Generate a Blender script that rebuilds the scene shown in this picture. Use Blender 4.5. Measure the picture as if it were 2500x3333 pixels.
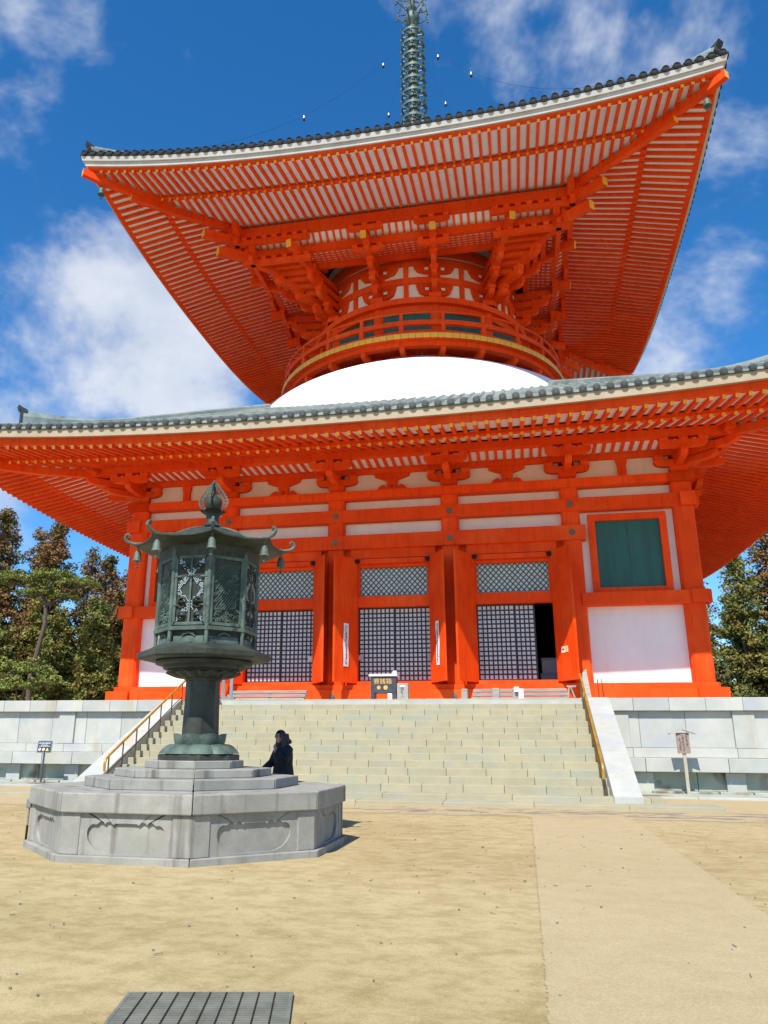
import bpy, math, random
from mathutils import Vector, Matrix
PI = math.pi
for o in list(bpy.data.objects): bpy.data.objects.remove(o, do_unlink=True)
SC = bpy.context.scene
COL = SC.collection

# ------------------------------------------------------------------ camera
cam = bpy.data.cameras.new('camera'); cam_ob = bpy.data.objects.new('camera', cam); COL.objects.link(cam_ob)
yaw, pitch, roll = math.radians(-12.259), math.radians(17.072), math.radians(0.368)
f_ = Vector((math.sin(yaw)*math.cos(pitch), math.cos(yaw)*math.cos(pitch), math.sin(pitch)))
r0 = Vector((math.cos(yaw), -math.sin(yaw), 0)); u0 = r0.cross(f_)
r_ = r0*math.cos(roll) + u0*math.sin(roll); u_ = -r0*math.sin(roll) + u0*math.cos(roll)
M = Matrix((r_, u_, -f_)).transposed().to_4x4(); M.translation = Vector((4.819, -31.014, 1.425))
cam_ob.matrix_world = M
cam.sensor_fit = 'HORIZONTAL'; cam.sensor_width = 36.0; cam.lens = 36.0*2584.85/2500
cam.shift_x = (1250-1126.84)/2500; cam.shift_y = (1620.83-1666.5)/2500
cam.clip_start = 0.1; cam.clip_end = 4000
SC.camera = cam_ob

# ------------------------------------------------------------------ sun and sky
SUN = Vector((0.17, 1.0, -1.26)).normalized()            # direction the light travels
sl = bpy.data.lights.new('sun', 'SUN'); sl.energy = 4.4; sl.angle = math.radians(0.53); sl.color = (1.0, 0.95, 0.87)
so = bpy.data.objects.new('sun', sl); COL.objects.link(so); so.location = (-10, -60, 80)
so.rotation_euler = SUN.to_track_quat('-Z', 'Y').to_euler()
toS = -SUN
elev = math.asin(toS.z); azim = math.atan2(toS.x, toS.y)
W = bpy.data.worlds.new('World'); SC.world = W; W.use_nodes = True
nt = W.node_tree; nt.nodes.clear()
def N(t, typ, **k):
    n = t.nodes.new(typ)
    for a, b in k.items(): setattr(n, a, b)
    return n
out = N(nt, 'ShaderNodeOutputWorld'); bg = N(nt, 'ShaderNodeBackground'); bg.inputs[1].default_value = 0.088
sky = N(nt, 'ShaderNodeTexSky', sky_type='NISHITA'); sky.sun_disc = False
sky.sun_elevation = elev; sky.sun_rotation = azim
sky.altitude = 800; sky.air_density = 1.0; sky.dust_density = 0.3; sky.ozone_density = 4.0
tc = N(nt, 'ShaderNodeTexCoord')
mp = N(nt, 'ShaderNodeMapping'); mp.inputs['Location'].default_value = (3.1, 1.7, 0.4); mp.inputs['Scale'].default_value = (1.0, 1.0, 1.25)
nt.links.new(tc.outputs['Generated'], mp.inputs['Vector'])
nz = N(nt, 'ShaderNodeTexNoise'); nz.inputs['Scale'].default_value = 3.4; nz.inputs['Detail'].default_value = 6; nz.inputs['Roughness'].default_value = 0.6; nz.inputs['Distortion'].default_value = 0.25
nt.links.new(mp.outputs[0], nz.inputs['Vector'])
nf = N(nt, 'ShaderNodeTexNoise'); nf.inputs['Scale'].default_value = 11; nf.inputs['Detail'].default_value = 4; nf.inputs['Roughness'].default_value = 0.6
nt.links.new(mp.outputs[0], nf.inputs['Vector'])
def mth(op, a=None, b=None, c=None, clamp=False, t=None):
    t = t or nt
    n = N(t, 'ShaderNodeMath', operation=op); n.use_clamp = clamp
    for i, q in enumerate((a, b, c)):
        if q is None: continue
        if hasattr(q, 'links') or hasattr(q, 'is_linked'): t.links.new(q, n.inputs[i])
        else: n.inputs[i].default_value = q
    return n.outputs[0]
# cloud banks: soft bumps around directions (azimuth from +Y to +X, elevation), broken up by the noise
def bank(az, el, tight, w):
    d = Vector((math.sin(math.radians(az))*math.cos(math.radians(el)), math.cos(math.radians(az))*math.cos(math.radians(el)), math.sin(math.radians(el))))
    n = N(nt, 'ShaderNodeVectorMath', operation='DOT_PRODUCT'); nt.links.new(tc.outputs['Generated'], n.inputs[0]); n.inputs[1].default_value = d
    p = mth('POWER', mth('MAXIMUM', n.outputs['Value'], 0.0), tight)
    return mth('MULTIPLY', p, w)
acc = None
for b in ((-28.5,28,110,.36),(-30,38.5,220,-.13),(-40,19,140,.28),(-36,47,200,.15),(4,49,60,.20),(16,35,110,.20),(9,23,160,.18),(-23,44,500,.06),(62,24,60,.16),(-95,30,60,.16),(150,35,50,.14)):
    v = bank(*b); acc = v if acc is None else mth('ADD', acc, v)
dens = mth('ADD', mth('ADD', mth('MULTIPLY', nz.outputs['Fac'], 0.78), mth('MULTIPLY', nf.outputs['Fac'], 0.24)), acc)
cr = N(nt, 'ShaderNodeValToRGB'); nt.links.new(dens, cr.inputs[0])
e = cr.color_ramp.elements; e[0].position = 0.59; e[0].color = (0,0,0,1); e[1].position = 0.80; e[1].color = (1,1,1,1)
cr.color_ramp.interpolation = 'EASE'
cc = N(nt, 'ShaderNodeMix', data_type='RGBA'); cc.inputs['A'].default_value = (3.3, 3.95, 5.3, 1); cc.inputs['B'].default_value = (7.2, 7.4, 7.8, 1)
nt.links.new(nf.outputs['Fac'], cc.inputs['Factor'])
mx = N(nt, 'ShaderNodeMix', data_type='RGBA')
hs = N(nt, 'ShaderNodeHueSaturation'); hs.inputs['Saturation'].default_value = 1.3; hs.inputs['Value'].default_value = 1.5; nt.links.new(sky.outputs[0], hs.inputs['Color'])
nt.links.new(mth('MULTIPLY', cr.outputs[0], 0.93), mx.inputs['Factor']); nt.links.new(hs.outputs[0], mx.inputs['A']); nt.links.new(cc.outputs['Result'], mx.inputs['B'])
nt.links.new(mx.outputs['Result'], bg.inputs[0]); nt.links.new(bg.outputs[0], out.inputs[0])

vs = SC.view_settings; vs.view_transform = 'Standard'; vs.look = 'None'; vs.exposure = 0.60; vs.gamma = 1.0; vs.use_curve_mapping = False
SC.cycles.use_denoising = True
SC.cycles.max_bounces = 6; SC.cycles.diffuse_bounces = 4; SC.cycles.glossy_bounces = 2; SC.cycles.adaptive_threshold = 0.02

# ------------------------------------------------------------------ materials
def link(t, a, b): t.links.new(a, b)
def pmat(name, c1, c2=None, scale=1.5, rough=.6, bump=0., bscale=25., metal=0., rnd=0., ramp=(.35,.65), stretch=(1,1,1), detail=6, c3=None, s3=.4, r3=(.55,.7), spec=.5, speck=None, streak=None):
    m = bpy.data.materials.new(name); m.use_nodes = True; t = m.node_tree; b = t.nodes['Principled BSDF']
    b.inputs['Roughness'].default_value = rough; b.inputs['Metallic'].default_value = metal
    b.inputs['Specular IOR Level'].default_value = spec
    c2 = c2 or c1
    g = N(t, 'ShaderNodeNewGeometry'); oi = N(t, 'ShaderNodeObjectInfo')
    off = N(t, 'ShaderNodeVectorMath', operation='MULTIPLY_ADD')
    sc_ = N(t, 'ShaderNodeCombineXYZ')
    for i in range(3): link(t, oi.outputs['Random'], sc_.inputs[i])
    link(t, sc_.outputs[0], off.inputs[0]); off.inputs[1].default_value = (17, 9, 13) if rnd else (0, 0, 0); 
    mpn = N(t, 'ShaderNodeMapping'); mpn.inputs['Scale'].default_value = stretch; link(t, g.outputs['Position'], mpn.inputs['Vector'])
    link(t, mpn.outputs[0], off.inputs[2]); vec = off.outputs[0]
    n = N(t, 'ShaderNodeTexNoise'); n.inputs['Scale'].default_value = scale; n.inputs['Detail'].default_value = detail; n.inputs['Roughness'].default_value = .6
    link(t, vec, n.inputs['Vector'])
    r = N(t, 'ShaderNodeMapRange'); r.inputs[1].default_value, r.inputs[2].default_value = ramp; r.interpolation_type = 'SMOOTHSTEP'
    link(t, n.outputs['Fac'], r.inputs[0])
    x = N(t, 'ShaderNodeMix', data_type='RGBA'); x.inputs['A'].default_value = (*c1, 1); x.inputs['B'].default_value = (*c2, 1); link(t, r.outputs[0], x.inputs['Factor'])
    col = x.outputs['Result']
    def layer(col, c, sc2, rr, st=None, amt=1.0):
        n2 = N(t, 'ShaderNodeTexNoise'); n2.inputs['Scale'].default_value = sc2; n2.inputs['Detail'].default_value = 3; n2.inputs['Roughness'].default_value = .65
        if st:
            q = N(t, 'ShaderNodeMapping'); q.inputs['Scale'].default_value = st; link(t, g.outputs['Position'], q.inputs['Vector']); link(t, q.outputs[0], n2.inputs['Vector'])
        else: link(t, vec, n2.inputs['Vector'])
        q2 = N(t, 'ShaderNodeMapRange'); q2.inputs[1].default_value, q2.inputs[2].default_value = rr; q2.inputs[4].default_value = amt; link(t, n2.outputs['Fac'], q2.inputs[0])
        y = N(t, 'ShaderNodeMix', data_type='RGBA'); y.inputs['B'].default_value = (*c, 1); link(t, col, y.inputs['A']); link(t, q2.outputs[0], y.inputs['Factor'])
        return y.outputs['Result']
    if c3: col = layer(col, c3, s3, r3)
    if streak: col = layer(col, streak[0], streak[1], streak[2], streak[3], streak[4])
    if speck: col = layer(col, speck[0], speck[1], speck[2], None, speck[3])
    if rnd:
        h = N(t, 'ShaderNodeHueSaturation'); mr = N(t, 'ShaderNodeMapRange'); mr.inputs[3].default_value = 1-rnd; mr.inputs[4].default_value = 1+rnd
        link(t, oi.outputs['Random'], mr.inputs[0]); link(t, mr.outputs[0], h.inputs['Value']); link(t, col, h.inputs['Color']); col = h.outputs[0]
    link(t, col, b.inputs['Base Color'])
    if bump:
        n3 = N(t, 'ShaderNodeTexNoise'); n3.inputs['Scale'].default_value = bscale; n3.inputs['Detail'].default_value = 5; link(t, vec, n3.inputs['Vector'])
        bp = N(t, 'ShaderNodeBump'); bp.inputs['Strength'].default_value = bump; bp.inputs['Distance'].default_value = .02; link(t, n3.outputs['Fac'], bp.inputs['Height']); link(t, bp.outputs[0], b.inputs['Normal'])
    return m

MT = {}
MT['red'] = pmat('vermilion_paint', (.86,.072,.005), (.77,.060,.005), 1.2, .6, .12, 16, spec=.12, rnd=.07, detail=4, c3=(.84,.105,.016), s3=.55, r3=(.50,.72), streak=((.50,.044,.006), 1.3, (.50,.76), (5,5,.5), .65))
MT['white'] = pmat('white_plaster', (.83,.755,.71), (.78,.705,.665), .9, .85, 0, 14, detail=3, streak=((.60,.53,.48), 1.2, (.52,.80), (2.5,2.5,.3), .4))
MT['dome'] = pmat('dome_plaster', (.84,.84,.83), (.78,.79,.79), .5, .8, .04, 6, streak=((.55,.57,.57), 1.0, (.50,.80), (1.2,1.2,.25), .6))
MT['yellow'] = pmat('ochre_paint', (.86,.44,.03), (.78,.37,.025), 3, .5, rnd=.08)
MT['gold'] = pmat('gilt', (.75,.42,.10), (.62,.33,.08), 5, .4)
MT['tile'] = pmat('weathered_copper_tile', (.15,.195,.18), (.25,.305,.28), 1.6, .55, .15, 20, c3=(.07,.08,.08), s3=.8, r3=(.5,.68), rnd=.06)
MT['tile_end'] = pmat('dark_tile_disc', (.024,.025,.025), (.036,.036,.036), 8, .55, .2, 30, rnd=.2)
MT['fascia_lo'] = pmat('cream_eave_board', (.43,.345,.235), (.38,.305,.205), 1.5, .7, streak=((.30,.24,.17), 2.0, (.58,.8), (3,3,.5), .6))
MT['fascia_hi'] = pmat('white_eave_board', (.52,.50,.47), (.45,.43,.40), 1.2, .7)
MT['tile_shaded'] = pmat('shaded_tile', (.010,.011,.012), (.018,.02,.021), 8, .7, spec=.2, rnd=.15)  # upper eave tiles: their backlit shade is put into the colour
MT['green'] = pmat('green_shutter_paint', (.012,.105,.082), (.009,.075,.062), 1.3, .55, .05, 12, stretch=(3,3,.4), rnd=.1)
MT['lattice_green'] = pmat('green_lattice_paint', (.03,.13,.105), (.02,.10,.085), 3, .55)
MT['darkwood'] = pmat('dark_lacquer_wood', (.022,.012,.010), (.035,.018,.014), 4, .45)
MT['paper'] = pmat('shoji_paper', (.80,.77,.75), (.74,.71,.69), 2, .9)
MT['iron'] = pmat('black_iron', (.02,.02,.021), (.035,.033,.032), 8, .45, metal=.6)
MT['nail'] = pmat('patinated_nail_cover', (.19,.155,.10), (.13,.115,.08), 14, .55, metal=.4, rnd=.15)
MT['verdigris'] = pmat('verdigris_bronze', (.085,.145,.122), (.04,.07,.06), 2.2, .55, .2, 14, metal=.0, c3=(.05,.075,.07), s3=1.6, r3=(.52,.66))
MT['bronze'] = pmat('dark_patina_bronze', (.047,.056,.042), (.026,.030,.022), 3.2, .55, .25, 26, metal=.0, spec=.3, c3=(.060,.080,.064), s3=2.0, r3=(.56,.72), streak=((.085,.125,.108), 3.0, (.56,.78), (4,4,.5), .55))
MT['bronze_lt'] = pmat('pale_patina_bronze', (.105,.155,.125), (.062,.090,.073), 4, .55, .4, 40, metal=.0, spec=.35, c3=(.045,.06,.055), s3=5, r3=(.55,.7))
MT['hole_light'] = pmat('pale_hole_light', (.72,.76,.73), (.55,.60,.57), 9, .3, metal=.5)  # pale colour standing for brightness seen through the lantern's pierced doors
MT['steel'] = pmat('grey_steel', (.30,.31,.33), (.24,.25,.27), 4, .42, metal=.55)
MT['steel_blue'] = pmat('blue_grey_post', (.10,.14,.19), (.07,.10,.14), 5, .4, metal=.4)
MT['rail_yellow'] = pmat('worn_brass_rail', (.55,.31,.03), (.40,.21,.025), 3, .4, metal=.35)
MT['rail_post'] = pmat('brown_rail_post', (.13,.085,.03), (.20,.12,.03), 4, .5, metal=.3)
MT['step'] = pmat('stair_granite', (.385,.345,.22), (.335,.305,.20), 1.6, .85, .25, 30, rnd=.03, c3=(.30,.31,.235), s3=.45, r3=(.5,.72), speck=((.38,.36,.28), 70, (.6,.72), .5), streak=((.33,.33,.28), 1.4, (.56,.74), (1.6,1.6,.5), .55))
MT['granite'] = pmat('platform_granite', (.455,.455,.405), (.385,.395,.355), 1.2, .8, .2, 30, rnd=.06, speck=((.30,.30,.29), 80, (.6,.7), .5), c3=(.36,.385,.40), s3=.8, r3=(.5,.7), streak=((.36,.29,.17), 1.0, (.58,.78), (1.4,1.4,.28), .6))
MT['granite_low'] = pmat('stained_low_granite', (.38,.41,.33), (.32,.35,.29), 1.2, .85, .2, 30, rnd=.06, c3=(.12,.10,.085), s3=.55, r3=(.55,.62), streak=((.24,.16,.09), 1.0, (.54,.68), (1.2,1.2,.35), .8))
MT['plinth'] = pmat('lantern_granite', (.325,.315,.275), (.25,.245,.21), 3.0, .85, .14, 70, rnd=.06, c3=(.27,.27,.225), s3=1.3, r3=(.52,.68), speck=((.17,.17,.16), 95, (.56,.66), .75), streak=((.10,.075,.065), 1.7, (.56,.70), (2.4,2.4,.14), .75))
MT['black'] = pmat('black_lacquer', (.035,.042,.058), (.05,.058,.075), 5, .4)
MT['white_paint'] = pmat('white_card', (.82,.82,.82), (.76,.76,.77), 4, .7)
MT['grey_card'] = pmat('grey_card', (.50,.47,.47), (.46,.43,.43), 4, .8)
MT['wood_grey'] = pmat('weathered_grey_wood', (.36,.315,.27), (.27,.235,.205), 3, .8, .3, 40, stretch=(.5,6,6), rnd=.1)
MT['sign_wood'] = pmat('old_notice_board_wood', (.33,.24,.205), (.24,.175,.15), 4, .8, .2, 40, stretch=(6,6,.8))
MT['post_wood'] = pmat('pale_post_wood', (.46,.41,.31), (.36,.32,.24), 4, .8, .2, 40, stretch=(6,6,.8))
MT['boxstone'] = pmat('grey_speckled_box', (.36,.34,.30), (.29,.275,.25), 9, .75, .3, 60)
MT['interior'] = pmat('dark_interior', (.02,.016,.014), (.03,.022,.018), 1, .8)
MT['ink'] = pmat('black_ink', (.03,.027,.027), (.05,.04,.04), 9, .8)
MT['sign_white'] = pmat('sign_white_print', (.72,.76,.80), (.66,.70,.75), 9, .6)
MT['sign_yellow'] = pmat('sign_yellow_print', (.80,.58,.06), (.74,.50,.05), 9, .6)
MT['sign_pink'] = pmat('sign_pink_print', (.80,.66,.66), (.76,.60,.60), 9, .6)
MT['sign_red'] = pmat('sign_red_print', (.62,.05,.04), (.55,.04,.03), 9, .6)
MT['crate'] = pmat('grey_plastic', (.22,.23,.25), (.18,.19,.21), 3, .55)
MT['grate'] = pmat('galvanised_grate', (.185,.19,.15), (.13,.135,.105), 6, .7, .1, 30, metal=.0)
MT['drain_dark'] = pmat('dark_drain_sheet', (.10,.085,.06), (.06,.05,.04), 5, .95)

# ------------------------------------------------------------------ mesh helpers
class MB:
    def __init__(s): s.v = []; s.f = []; s.m = []
    def add(s, vs, fs, mi=0):
        b = len(s.v); s.v += [tuple(p) for p in vs]
        for q in fs: s.f.append(tuple(i+b for i in q)); s.m.append(mi)
        return s
    def box(s, x0, x1, y0, y1, z0, z1, mi=0):
        return s.add([(x0,y0,z0),(x1,y0,z0),(x1,y1,z0),(x0,y1,z0),(x0,y0,z1),(x1,y0,z1),(x1,y1,z1),(x0,y1,z1)],
            [(0,3,2,1),(4,5,6,7),(0,1,5,4),(1,2,6,5),(2,3,7,6),(3,0,4,7)], mi)
    def hexa(s, p, mi=0, cap=None):        # 8 points: bottom ring then top ring
        s.add(p, [(0,3,2,1),(4,5,6,7),(0,1,5,4),(1,2,6,5),(2,3,7,6),(3,0,4,7)], mi); return s
    def obox(s, c, ax, ay, az, mi=0):
        c = Vector(c); ax = Vector(ax); ay = Vector(ay); az = Vector(az)
        return s.hexa([c-ax-ay-az, c+ax-ay-az, c+ax+ay-az, c-ax+ay-az, c-ax-ay+az, c+ax-ay+az, c+ax+ay+az, c-ax+ay+az], mi)
    def bar(s, a, b, w, h, mi=0, endmat=None, up=(0,0,1)):      # rectangular bar from a to b
        a = Vector(a); b = Vector(b); d = (b-a).normalized(); sd = d.cross(Vector(up)).normalized(); uu = sd.cross(d)
        p = []
        for q in (a, b):
            p += [q-sd*w/2-uu*h/2, q+sd*w/2-uu*h/2, q+sd*w/2+uu*h/2, q-sd*w/2+uu*h/2]
        k = len(s.v); s.add(p, [(0,1,2,3),(4,7,6,5),(0,4,5,1),(1,5,6,2),(2,6,7,3),(3,7,4,0)], mi)
        if endmat is not None: s.m[-5] = endmat
        return s
    def prism(s, poly, o, u, v, n, depth, mi=0):                # polygon in (u,v) extruded along n
        o = Vector(o); u = Vector(u); v = Vector(v); n = Vector(n)
        k = len(poly); a = [o+u*p[0]+v*p[1] for p in poly]; b = [q+n*depth for q in a]
        s.add(a+b, [tuple(range(k-1,-1,-1)), tuple(range(k,2*k))]+[(i,(i+1)%k,(i+1)%k+k,i+k) for i in range(k)], mi); return s
    def tube(s, pts, rad, n=8, mi=0, cap=True):
        pts = [Vector(p) for p in pts]; L = len(pts)
        if not hasattr(rad, '__len__'): rad = [rad]*L
        b = len(s.v); ref = None
        for i, p in enumerate(pts):
            d = (pts[min(i+1,L-1)]-pts[max(i-1,0)]).normalized()
            if ref is None:
                ref = d.orthogonal().normalized()
            ref = (ref - d*ref.dot(d)).normalized(); q = d.cross(ref)
            for j in range(n):
                a = 2*PI*j/n; s.v.append(tuple(p+(ref*math.cos(a)+q*math.sin(a))*rad[i]))
        for i in range(L-1):
            for j in range(n):
                s.f.append((b+i*n+j, b+i*n+(j+1)%n, b+(i+1)*n+(j+1)%n, b+(i+1)*n+j)); s.m.append(mi)
        if cap:
            s.f.append(tuple(b+j for j in range(n-1,-1,-1))); s.m.append(mi)
            s.f.append(tuple(b+(L-1)*n+j for j in range(n))); s.m.append(mi)
        return s
    def lathe(s, prof, n=24, c=(0,0,0), mi=0, a0=0, closed=True, a1=None):
        b = len(s.v); P = len(prof); full = a1 is None; m = n if full else n+1; a1 = a0+2*PI if full else a1
        for r, z in prof:
            for j in range(m):
                a = a0+(a1-a0)*j/n; s.v.append((c[0]+r*math.cos(a), c[1]+r*math.sin(a), c[2]+z))
        for i in range(P-1):
            for j in range(n):
                j2 = (j+1)%m if full else j+1
                s.f.append((b+i*m+j, b+i*m+j2, b+(i+1)*m+j2, b+(i+1)*m+j)); s.m.append(mi)
        if full and closed:
            if prof[0][0] > 1e-6: s.f.append(tuple(b+j for j in range(n-1,-1,-1))); s.m.append(mi)
            if prof[-1][0] > 1e-6: s.f.append(tuple(b+(P-1)*m+j for j in range(n))); s.m.append(mi)
        return s
    def grid(s, fn, nu, nv, mi=0):
        b = len(s.v)
        for i in range(nu+1):
            for j in range(nv+1): s.v.append(tuple(fn(i/nu, j/nv)))
        for i in range(nu):
            for j in range(nv):
                a = b+i*(nv+1)+j; s.f.append((a, a+nv+1, a+nv+2, a+1)); s.m.append(mi)
        return s
    def mesh(s, name, mats, smooth=False):
        me = bpy.data.meshes.new(name); me.from_pydata(s.v, [], s.f)
        for m in mats: me.materials.append(MT[m] if isinstance(m, str) else m)
        if len(mats) > 1: me.polygons.foreach_set('material_index', s.m)
        if smooth:
            me.polygons.foreach_set('use_smooth', [True]*len(s.f))
            me.set_sharp_from_angle(angle=math.radians(38))
        me.update(); return me
def link_ob(name, data, parent=None, loc=(0,0,0), rotz=0):
    o = bpy.data.objects.new(name, data); COL.objects.link(o); o.location = loc; o.rotation_euler = (0,0,rotz); o.parent = parent
    return o
def tag(o, label, cat, group=None):
    o['label'] = label; o['category'] = cat
    if group: o['group'] = group
    return o
def thing(name, label, cat, loc=(0,0,0), group=None):
    o = link_ob(name, None, None, loc); o.empty_display_size = .3
    return tag(o, label, cat, group)
def part(name, mb, mats, parent, smooth=False, label=None, kind=None, rotz=0, bevel=0):
    """mesh authored in world space; its origin is put back to the world origin when the parent is a thing"""
    if isinstance(mats, str): mats = [mats]
    me = mb if isinstance(mb, bpy.types.Mesh) else mb.mesh(name, mats, smooth)
    loc = (-parent.location.x, -parent.location.y, -parent.location.z) if parent is not None and parent.parent is None else (0,0,0)
    o = link_ob(name, me, parent, loc, rotz)
    if label: o['label'] = label
    if kind: o['kind'] = kind
    if bevel:
        b = o.modifiers.new('bevel', 'BEVEL'); b.width = bevel; b.segments = 2; b.limit_method = 'ANGLE'
    return o
def structure(name, mb, mats, smooth=False):
    if isinstance(mats, str): mats = [mats]
    o = link_ob(name, mb.mesh(name, mats, smooth)); o['kind'] = 'structure'; return o
def text_mesh(body, size, align='CENTER', line=1.0):
    cu = bpy.data.curves.new('print', 'FONT'); cu.body = body; cu.size = size; cu.align_x = align; cu.align_y = 'CENTER'; cu.space_line = line; cu.extrude = .001
    ob = bpy.data.objects.new('print', cu); COL.objects.link(ob)
    dg = bpy.context.evaluated_depsgraph_get(); dg.update()
    me = bpy.data.meshes.new_from_object(ob.evaluated_get(dg))
    bpy.data.objects.remove(ob, do_unlink=True); bpy.data.curves.remove(cu)
    return me
def put_text(body, size, mat, parent, origin, u, v, n, name='lettering', line=1.0, xs=1.0):
    """text laid on a plane: world origin, right vector u, up vector v, outward n"""
    me = text_mesh(body, size, line=line); o = Vector(origin); u = Vector(u); v = Vector(v); n = Vector(n)
    for p in me.vertices: c = p.co.copy(); p.co = o+u*c.x*xs+v*c.y+n*(c.z+.003)
    me.materials.clear(); me.materials.append(MT[mat])
    return part(name, me, None, parent)
def jit(r, a): return r.uniform(-a, a)
# ------------------------------------------------------------------ ground
def sand_mat(name, lo, hi, amt, wet=False):
    m = bpy.data.materials.new(name); m.use_nodes = True; t = m.node_tree; b = t.nodes['Principled BSDF']; b.inputs['Roughness'].default_value = .95
    b.inputs['Specular IOR Level'].default_value = .2
    g = N(t, 'ShaderNodeNewGeometry'); mp_ = N(t, 'ShaderNodeMapping'); mp_.inputs['Scale'].default_value = (.8, 1.0, 1); mp_.inputs['Rotation'].default_value = (0,0,.25); link(t, g.outputs['Position'], mp_.inputs[0])
    def nz_(s, d, rr, dist=0, vec=mp_.outputs[0]):
        n = N(t, 'ShaderNodeTexNoise'); n.inputs['Scale'].default_value = s; n.inputs['Detail'].default_value = d; n.inputs['Roughness'].default_value = rr; n.inputs['Distortion'].default_value = dist; link(t, vec, n.inputs['Vector']); return n.outputs['Fac']
    def rng(v, a, c, lo_=0., hi_=1.):
        r = N(t, 'ShaderNodeMapRange'); r.interpolation_type = 'SMOOTHSTEP'; r.inputs[1].default_value = a; r.inputs[2].default_value = c; r.inputs[3].default_value = lo_; r.inputs[4].default_value = hi_; link(t, v, r.inputs[0]); return r.outputs[0]
    patch = rng(nz_(3.4, 8, .80, .1), .40, .64)
    big = rng(nz_(.35, 3, .5), .35, .68)
    fac = mth('MULTIPLY', mth('MULTIPLY_ADD', patch, .75, mth('MULTIPLY', big, .35, t=t), t=t), amt, t=t)
    x = N(t, 'ShaderNodeMix', data_type='RGBA'); x.inputs['A'].default_value = (*hi, 1); x.inputs['B'].default_value = (*lo, 1); link(t, fac, x.inputs['Factor'])
    grain = nz_(60, 3, .7, vec=g.outputs['Position']); gr2 = nz_(240, 2, .7, vec=g.outputs['Position'])
    y = N(t, 'ShaderNodeHueSaturation'); link(t, x.outputs['Result'], y.inputs['Color'])
    link(t, mth('ADD', rng(grain, .2, .8, .80, 1.16), rng(gr2, .25, .75, -.16, .16), t=t), y.inputs['Value'])
    col = y.outputs[0]
    # scattered grit
    gs = rng(nz_(26, 4, .8, vec=g.outputs['Position']), .70, .74)
    z = N(t, 'ShaderNodeMix', data_type='RGBA'); link(t, col, z.inputs['A']); z.inputs['B'].default_value = (.20,.15,.09,1); link(t, mth('MULTIPLY', gs, .5, t=t), z.inputs['Factor']); col = z.outputs['Result']
    if wet:   # damp dark slabs showing through the sand before the stairs
        sp = N(t, 'ShaderNodeSeparateXYZ'); link(t, g.outputs['Position'], sp.inputs[0])
        wx = mth('MULTIPLY', rng(sp.outputs[0], -4, 3.5), rng(sp.outputs[0], 17, 12), t=t); wy = mth('MULTIPLY', rng(sp.outputs[1], -13.9, -12.7), rng(sp.outputs[1], -10.9, -12.0), t=t)
        q = N(t, 'ShaderNodeMapping'); q.inputs['Scale'].default_value = (.9, 2.4, 1); link(t, g.outputs['Position'], q.inputs[0])
        wn = nz_(1.25, 6, .62, .3, q.outputs[0])
        wf = mth('MULTIPLY', rng(wn, .50, .555), mth('MULTIPLY', wx, wy, t=t), t=t)
        k = N(t, 'ShaderNodeMix', data_type='RGBA'); link(t, col, k.inputs['A']); k.inputs['B'].default_value = (.16,.155,.15,1); link(t, mth('MULTIPLY', wf, .85, t=t), k.inputs['Factor']); col = k.outputs['Result']
    link(t, col, b.inputs['Base Color'])
    bp = N(t, 'ShaderNodeBump'); bp.inputs['Strength'].default_value = .45; bp.inputs['Distance'].default_value = .008; link(t, mth('ADD', grain, mth('MULTIPLY', gr2, .6, t=t), t=t), bp.inputs['Height']); link(t, bp.outputs[0], b.inputs['Normal'])
    return m
MT['sand'] = sand_mat('raked_sand', (.31,.232,.102), (.475,.375,.20), .95)
MT['sand_path'] = sand_mat('pale_packed_sand', (.39,.305,.158), (.46,.365,.205), .75, wet=True)
g = MB(); g.add([(-1500,-1500,0),(1500,-1500,0),(1500,1500,0),(-1500,1500,0)], [(0,1,2,3)])
structure('ground', g, 'sand')
# pale path up the court, running into a pale band before the stairs
pm = MB(); 
def wob(a, b, fixed, axis, amp, n, seed):
    rr = random.Random(seed); o = []
    for i in range(n+1):
        c = a+(b-a)*i/n; w = fixed+jit(rr, amp); o.append((w, c) if axis == 'y' else (c, w))
    return o
ring = wob(-45, -13.46, 6.80, 'y', .014, 1400, 1) + wob(6.9, 34, -13.5, 'x', .03, 500, 2) + [(34,-6.0), (-34,-6.0)] + wob(-34, 4.8, -13.46, 'x', .03, 700, 3) + wob(-13.5, -45, 4.86, 'y', .014, 1400, 4)
pm.add([(x, y, .004) for x, y in ring], [tuple(range(len(ring)))])
structure('path', pm, 'sand_path')
# pebbles, twigs and bits of bark lying on the sand
rp = random.Random(5); pb = MB()
for i in range(900):
    y = -30 + 19*rp.random()**1.0; x = rp.uniform(-6, 12); s = rp.uniform(.003, .009) if rp.random() < .9 else rp.uniform(.009, .016)
    if (x-.0)**2+(y+19.3)**2 < 6: continue
    if rp.random() < .08:
        a = rp.random()*PI; L = rp.uniform(.012,.035); pb.bar((x-math.cos(a)*L, y-math.sin(a)*L, .012), (x+math.cos(a)*L, y+math.sin(a)*L, .014), .007, .006)
    else:
        pb.obox((x,y,.004+s*.5), (s,0,0), (0,s*rp.uniform(.6,1),0), (0,0,s*.6))
MT['pebble'] = pmat('pebbles_and_twigs', (.30,.235,.155), (.14,.11,.08), 9, .9, rnd=0)
o = link_ob('pebbles', pb.mesh('pebbles', ['pebble'])); o['kind'] = 'stuff'; o['label'] = 'scattered pebbles and twigs on the sand'

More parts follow.
